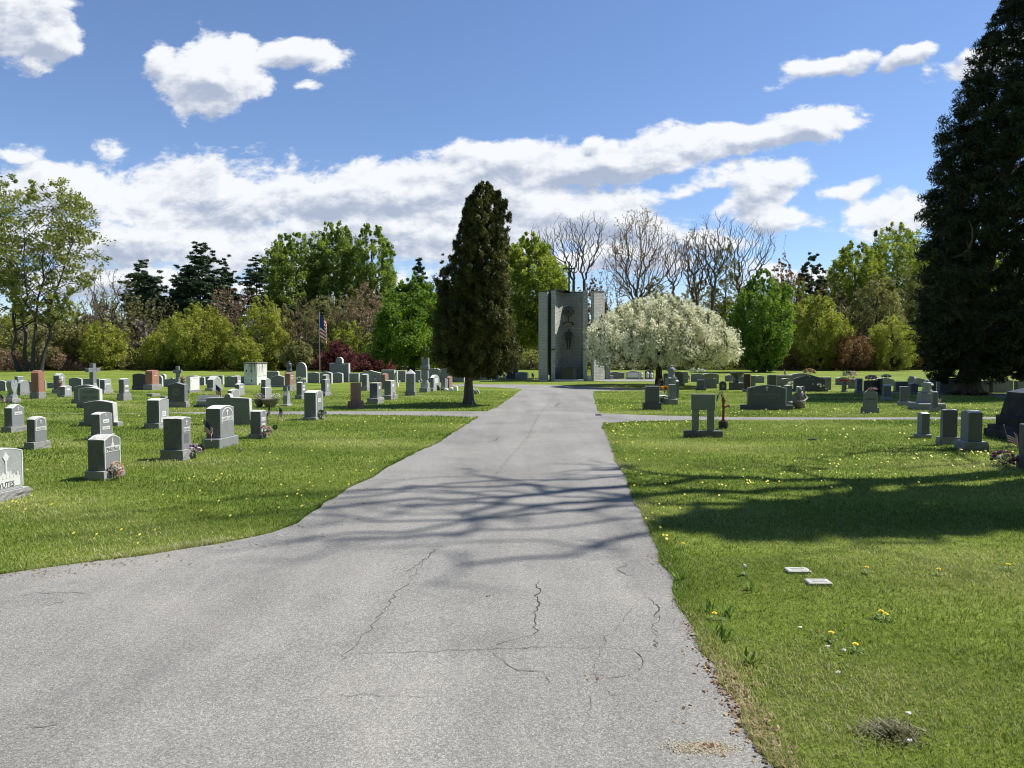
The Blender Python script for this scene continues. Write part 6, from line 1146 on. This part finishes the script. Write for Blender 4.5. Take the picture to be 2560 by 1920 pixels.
# ------------------------------------------------------------ scrub and far wood that read as one mass
def mass(name, label, xs, dist, hs, n, size, mat, seed, dy=6, clump=.5, rlo=.1, rhi=.9, kk=26, up=.4, elong=1.4, base=0.):
    """leafy scrub along a strip: xs image columns, hs height profile (column, metres)"""
    rg = np.random.default_rng(seed); m_ = n//kk; X = rg.uniform(xs[0], xs[1], m_); D = dist+rg.uniform(-dy/2, dy/2, m_); hm = np.interp(X, [a for a, _ in hs], [b_ for _, b_ in hs])
    hm = hm*(.72+.28*np.sin(X*.045+seed)+.2*np.sin(X*.11+2*seed)); z = base+(hm-base)*rg.random(m_)**.75
    C = np.stack([(X-1280)/FPX*D, D, z], 1); V, r = leaves(rg, C, np.full(m_, clump)*rg.uniform(.6, 1.4, m_), kk, size, elong, up=up); V[:, :, 2] = np.maximum(V[:, :, 2], .02)
    r = np.clip(rlo+(rhi-rlo)*r, 0, 1); o = quad_mesh(name, V, r, LM[mat]); tag(o, kind='stuff'); o['label'] = label; return o
HW = [(-300, 9.5), (200, 8.5), (330, 9.5), (620, 9), (950, 9.5), (1150, 9), (1420, 8), (1500, 6.5), (1760, 6.5), (1850, 8), (2000, 10), (2150, 11.5), (2300, 13), (2900, 13)]
mass('far_wood', 'wood closing the view behind the nearer trees', (-300, 2900), 104, HW, 76000, .17, 'olive', 71, 8, 1.2, 0, .55)
mass('far_wood_brown', 'bare brown wood showing between the trees', (-300, 2900), 99, [(a, b_*.95) for a, b_ in HW], 60000, .15, 'twig', 72, 8, 1.1, 0, .8, elong=3.2, up=1.2)
SH = [(-300, 6), (300, 5.6), (700, 5), (1000, 4), (1500, 3.2), (1900, 4.2), (2300, 5), (2900, 5)]
mass('brushwood', 'grey-brown leafless brushwood along the edge of the woods', (-300, 2900), 86, SH, 90000, .11, 'twig', 73, 5, .6, .2, 1, elong=3.0, up=.9)
mass('undergrowth', 'olive-green undergrowth along the edge of the woods', (-300, 2900), 84, [(a, b_*.8) for a, b_ in SH], 70000, .10, 'olive', 74, 5, .6)
mass('undergrowth_bright', 'yellow-green undergrowth patches along the edge of the woods', (-300, 2900), 83, [(-300, 5.), (100, 4.), (160, 5.5), (230, 3), (300, 3.4), (420, 2.6), (560, 4.4), (800, 2.5), (900, 4), (1240, 3.2), (1500, 2), (1900, 3.4), (2150, 4.6), (2400, 4.2), (2900, 4)], 40000, .09, 'yellow', 75, 4, .6)
mass('undergrowth_red', 'rusty budding undergrowth in the right woods', (1880, 2400), 82, [(1880, 1.5), (1990, 3.6), (2150, 3.0), (2400, 3.4)], 9000, .09, 'redbud', 76, 4, .6)
mass('brown_thicket', 'brown thicket at the left edge behind the stones', (-250, 210), 80, [(-250, 2.6), (150, 2.4), (210, 1.2)], 15000, .08, 'bud', 77, 4, .6, 0, .5, elong=2.4)
# ------------------------------------------------------------ trees outside the frame whose shade reaches into it
def off_tree(name, label, pos, H, R, z0, leafm, nclus, nper, size, shape, seed, trunk_r=.35, crad=.16):
    rg = np.random.default_rng(seed); e = empty(name, pos, 0, label, 'tree'); pf = PR[shape]
    t = rg.random(nclus*3); w_ = prof(pf, t); k = rg.random(len(t)) < np.clip(w_, .1, 1); t = t[k][:nclus]; n = len(t); w_ = prof(pf, t); az = rg.uniform(0, 2*PI, n); rr = (.3+.7*rg.random(n)**.5)*R*w_
    C = np.stack([rr*np.cos(az), rr*np.sin(az), z0+t*(H-z0)], 1); V, r = leaves(rg, C, crad*R*rg.uniform(.6, 1.3, n), nper, size, 1.6, up=.3); quad_mesh('crown', V, r, LM[leafm], e)
    MB().tube([(0, 0, -.1), (0, 0, .4), (0, 0, H*.9)], [trunk_r*1.3, trunk_r, .05], 10, caps=False).build('trunk', BK_CED, e, True); return e
off_tree('evergreen', 'dense evergreen outside the frame on the right, its shade crossing the lawn', (13.2, 10.5, 0), 17.6, 1.1, 3.2, 'cedard', 700, 50, .09, 'column', 91, crad=.22)
bare('bare_tree', 'bare tree outside the frame on the right, its shade crossing the road', 0, 0, 0, 0, 92, base=np.array((11.9, 11.7, 0)), Hm=24, Wm=3.4, zb=11, n=300, rt=.015, wig=.08, pw=.5, group=None, shape='round')
bare('bare_tree', 'smaller bare tree outside the frame at the right, near the dark obelisk', 0, 0, 0, 0, 96, base=np.array((14.6, 14.6, 0)), Hm=15, Wm=2.2, zb=8, n=90, rt=.014, wig=.16, pw=.5, group=None, shape='round')
# unseen trees added behind the photographer to shade the stones' near faces from sky
for i, (x, y, h, r) in enumerate(((-27, -15, 24, 9), (-13, -19, 27, 10), (3, -18, 28, 10), (18, -19, 27, 10), (32, -14, 23, 9), (-38, -6, 22, 9))):
    off_tree('oak_tree', ['broad tree behind the viewpoint, far left', 'broad tree behind the viewpoint, left', 'broad tree directly behind the viewpoint', 'broad tree behind the viewpoint, right', 'broad tree behind the viewpoint, far right', 'broad tree beyond the left side of the viewpoint'][i], (x, y, 0), h, r, 1.5, 'green', 520, 26, .5, 'round', 100+i, .5, .2)
# ------------------------------------------------------------ brick shrine with crucifix
p0 = gp(1430, 953); s = p0[1]/FPX; e = empty('brick_shrine', p0, 0, 'tall pale brick open-air shrine with concave wall, dark altar and wall crucifix', 'shrine')
m, G, b = newmat('grey_brick'); tcx = G.new('ShaderNodeTexCoord').outputs['Object']; sx = G.new('ShaderNodeSeparateXYZ'); G.inp(sx.inputs[0], tcx); cbx = G.new('ShaderNodeCombineXYZ'); G.inp(cbx.inputs[0], G.math('ADD', sx.outputs[0], sx.outputs[1])); G.inp(cbx.inputs[1], sx.outputs[2])
bt = G.new('ShaderNodeTexBrick'); G.inp(bt.inputs['Vector'], cbx.outputs[0]); bt.inputs['Scale'].default_value = 1; bt.inputs['Brick Width'].default_value = .42; bt.inputs['Row Height'].default_value = .10; bt.inputs['Mortar Size'].default_value = .008
bt.inputs['Color1'].default_value = (.47, .46, .42, 1); bt.inputs['Color2'].default_value = (.58, .57, .52, 1); bt.inputs['Mortar'].default_value = (.34, .335, .31, 1)
c = G.mix(G.mapr(G.noise(tcx, .9, 5, .6), .5, .75, 0, .35), bt.outputs[0], (.22, .22, .20)); c = G.mix(1, c, G.mapr(G.noise(tcx, 14, 4, .7), .3, .7, .78, 1.2), 'MULTIPLY')
G.inp(b.inputs['Base Color'], c); b.inputs['Roughness'].default_value = .85; bp = G.new('ShaderNodeBump'); bp.inputs['Strength'].default_value = .9; bp.inputs['Distance'].default_value = .04; G.inp(bp.inputs['Height'], G.math('ADD', bt.outputs[1], G.math('MULTIPLY', G.noise(tcx, 18, 4, .7), -1.6))); G.l.new(bp.outputs[0], b.inputs['Normal']); BRK = m
COP = plain('copper_green', (.045, .085, .065), .6); BRZ = plain('bronze_dark', (.045, .045, .042), .5); CONC = plain('white_concrete', (.60, .60, .57), .8)
Z = lambda y: zat(p0, y); X = lambda px: (px-1430)*s
def wall(poly, z0, z1, name='wall', mat=None):
    n = len(poly); mb_ = MB(); mb_.add([(x, y, z0) for x, y in poly]+[(x, y, z1) for x, y in poly], [tuple(range(n))[::-1], tuple(range(n, 2*n))]+[(i, (i+1) % n, (i+1) % n+n, i+n) for i in range(n)]); return mb_.build(name, mat or BRK, e)
H = Z(726)
wall([(X(1348), 0), (X(1368), 0), (X(1377.6), 1.15), (X(1377.6), 1.4), (X(1348), 1.4)], Z(792), Z(730)); wall([(X(1348), 0), (X(1368), 0), (X(1370.5), .3), (X(1370.5), 1.4), (X(1348), 1.4)], 0, Z(792)-.002)
wall([(X(1377.8), -.02), (X(1387), -.02), (X(1399), 1.15), (X(1411), 1.75), (X(1434), 2.0), (X(1458), 1.75), (X(1466.5), 1.0), (X(1466.5), 2.3), (X(1377.8), 2.3)], 0, H)
wall([(X(1458.5), 0.25), (X(1468.5), .05), (X(1468.5), .95), (X(1460.5), .98)], 0, H)
wall([(X(1479), .10), (X(1484), -.12), (X(1513.5), .62), (X(1513.5), 1.3), (X(1482), 1.3)], 0, Z(728.5))
wall([(X(1376.5), -.06), (X(1412), .2), (X(1411), 1.72), (X(1376.5), 2.34)], H+.001, H+.07, 'coping', INK); wall([(X(1412)+.002, .2), (X(1411.2), 1.72), (X(1434), 1.97), (X(1458), 1.72), (X(1467.6), .9), (X(1468.6), 2.34), (X(1412), 2.34)], H+.001, H+.07, 'coping', INK); wall([(X(1347.6), -.03), (X(1368.4), -.03), (X(1378), 1.44), (X(1347.6), 1.44)], Z(730)+.001, Z(730)+.06, 'coping', INK); wall([(X(1478.5), .1), (X(1484), -.16), (X(1514), .6), (X(1514), 1.34), (X(1481), 1.34)], Z(728.5)+.001, Z(728.5)+.06, 'coping', INK)
wall([(X(1347), -.10), (X(1376), -.10), (X(1376), 1.5), (X(1347), 1.5)], 0, .10, 'plinth', CONC) if False else None
MB().box(X(1386), X(1457), -.45, .3, 0, Z(948.5), .01).box(X(1468.8), X(1481), .1, .9, 0, Z(940), .01).box(X(1347.5), X(1369), -.06, -.003, 0, Z(951), .01).box(X(1484), X(1514.5), -.30, -.15, 0, Z(951), .01).build('plinth', CONC, e)
a = MB(); a.box(X(1401), X(1430), -.25, .5, Z(948.5)+.001, Z(919), .01); a.build('altar', GB, e); MB().box(X(1430)+.002, X(1438), -.2, .5, Z(948.5)+.001, Z(919.5), .01).build('altar_side', GD, e)
g = MB()
for i in range(5): g.box(X(1470+i*2.2), X(1470.5+i*2.2), .5, .52, Z(939), Z(905))
for i in range(5): g.box(X(1468.8), X(1480), .475, .495, Z(936-i*7), Z(935-i*7))
for i in range(4): g.tube([(X(1471+i*2), .46, Z(915)), (X(1473+i*2), .46, Z(910)), (X(1471+i*2), .46, Z(906))], .02, 5)
g.build('grille', BRZ, e); g = MB()
g.box(X(1371.5), X(1376.8), .55, .60, Z(938), Z(796)); g.box(X(1370.2), X(1377), .5, .549, Z(800), Z(796))
for i in range(12): g.box(X(1370.8), X(1377.2), .5, .54, Z(930-i*11), Z(928.5-i*11))
g.build('grille', BRZ, e)
MB().box(X(1376), X(1387.4), -.16, -.022, Z(875), Z(872.6), .005).box(X(1458), X(1464), .0, .12, Z(875), Z(872.6), .005).build('lamp_bracket', BRZ, e)
# roof cross
MB().box(X(1423.6), X(1427.6), 1.2, 1.3, H+.07, Z(648)).box(X(1410), X(1423.6)-.001, 1.21, 1.29, Z(668), Z(664)).box(X(1427.6)+.001, X(1441.5), 1.21, 1.29, Z(668), Z(664)).box(X(1421.6), X(1423.6)-.001, 1.22, 1.28, Z(650.5), Z(649)).build('roof_cross', COP, e)
# wall crucifix: wheel, stem, scroll, figure
cy = 1.62; g = MB(); cz = Z(775.5); cx = X(1425); R = 12*s
g.tube([(cx+R*math.cos(2*PI*i/28), cy, cz+R*math.sin(2*PI*i/28)) for i in range(29)], .035, 6, caps=False)
for k in range(5): a_ = PI*k/5+.3; g.tube([(cx-R*math.cos(a_), cy, cz-R*math.sin(a_)), (cx+R*math.cos(a_), cy, cz+R*math.sin(a_))], .018, 5)
g.tube([(cx+R*.6*math.cos(2*PI*i/20), cy, cz+R*.6*math.sin(2*PI*i/20)) for i in range(21)], .02, 5, caps=False)
for a_ in (0, PI/2, PI): g.tube([(cx+R*math.cos(a_), cy, cz+R*math.sin(a_)), (cx+R*1.3*math.cos(a_), cy, cz+R*1.3*math.sin(a_))], .035, 6)
g.tube([(cx, cy, cz-R), (cx, cy, Z(801))], .05, 6); g.tube([(X(1412), cy, Z(809)), (X(1415), cy-.05, Z(804)), (X(1425), cy-.08, Z(803)), (X(1435), cy-.05, Z(804)), (X(1438.5), cy, Z(810))], [.07, .06, .04, .06, .07], 7); g.build('crucifix_wheel', BRZ, e)
MB().box(X(1415), X(1433), cy-.06, cy-.02, Z(808.5), Z(804.5), .01).build('scroll', plain('scroll_tan', (.30, .25, .18), .7), e)
# hanging figure, one continuous body grown from a skeleton
sk = {'pel': (0, 0, 0, .105), 'waist': (0, 0, .14, .095), 'chest': (0, -.02, .34, .13), 'neck': (0, -.02, .50, .05), 'head': (.02, -.06, .60, .075), 'hd2': (.02, -.06, .68, .055),
 'shl': (-.19, -.01, .44, .065), 'ell': (-.25, .0, .18, .048), 'wrl': (-.20, -.04, -.05, .034), 'hal': (-.19, -.05, -.13, .026), 'shr': (.19, -.01, .44, .065), 'elr': (.25, .0, .18, .048), 'wrr': (.20, -.04, -.05, .034), 'har': (.19, -.05, -.13, .026),
 'hpl': (-.09, 0, -.08, .095), 'knl': (-.09, -.07, -.46, .062), 'anl': (-.07, .0, -.82, .038), 'ftl': (-.07, -.06, -.92, .032), 'hpr': (.09, 0, -.08, .095), 'knr': (.10, -.07, -.44, .062), 'anr': (.07, .0, -.80, .038), 'ftr': (.07, -.06, -.90, .032)}
ed = [('pel', 'waist'), ('waist', 'chest'), ('chest', 'neck'), ('neck', 'head'), ('head', 'hd2'), ('chest', 'shl'), ('shl', 'ell'), ('ell', 'wrl'), ('wrl', 'hal'), ('chest', 'shr'), ('shr', 'elr'), ('elr', 'wrr'), ('wrr', 'har'), ('pel', 'hpl'), ('hpl', 'knl'), ('knl', 'anl'), ('anl', 'ftl'), ('pel', 'hpr'), ('hpr', 'knr'), ('knr', 'anr'), ('anr', 'ftr')]
ks = list(sk); me = bpy.data.meshes.new('crucifix_figure'); me.from_pydata([sk[k][:3] for k in ks], [(ks.index(a), ks.index(b_)) for a, b_ in ed], []); me.materials.append(BRZ); fo = link('crucifix_figure', me, e); fo.location = (X(1425.5), cy-.12, Z(843)); fo.scale = (1.0, 1.0, .86)
mo = fo.modifiers.new('skin', 'SKIN'); sv = me.skin_vertices[0].data
for i, k in enumerate(ks): sv[i].radius = (sk[k][3],)*2
sv[0].use_root = True; fo.modifiers.new('sub', 'SUBSURF').levels = 1
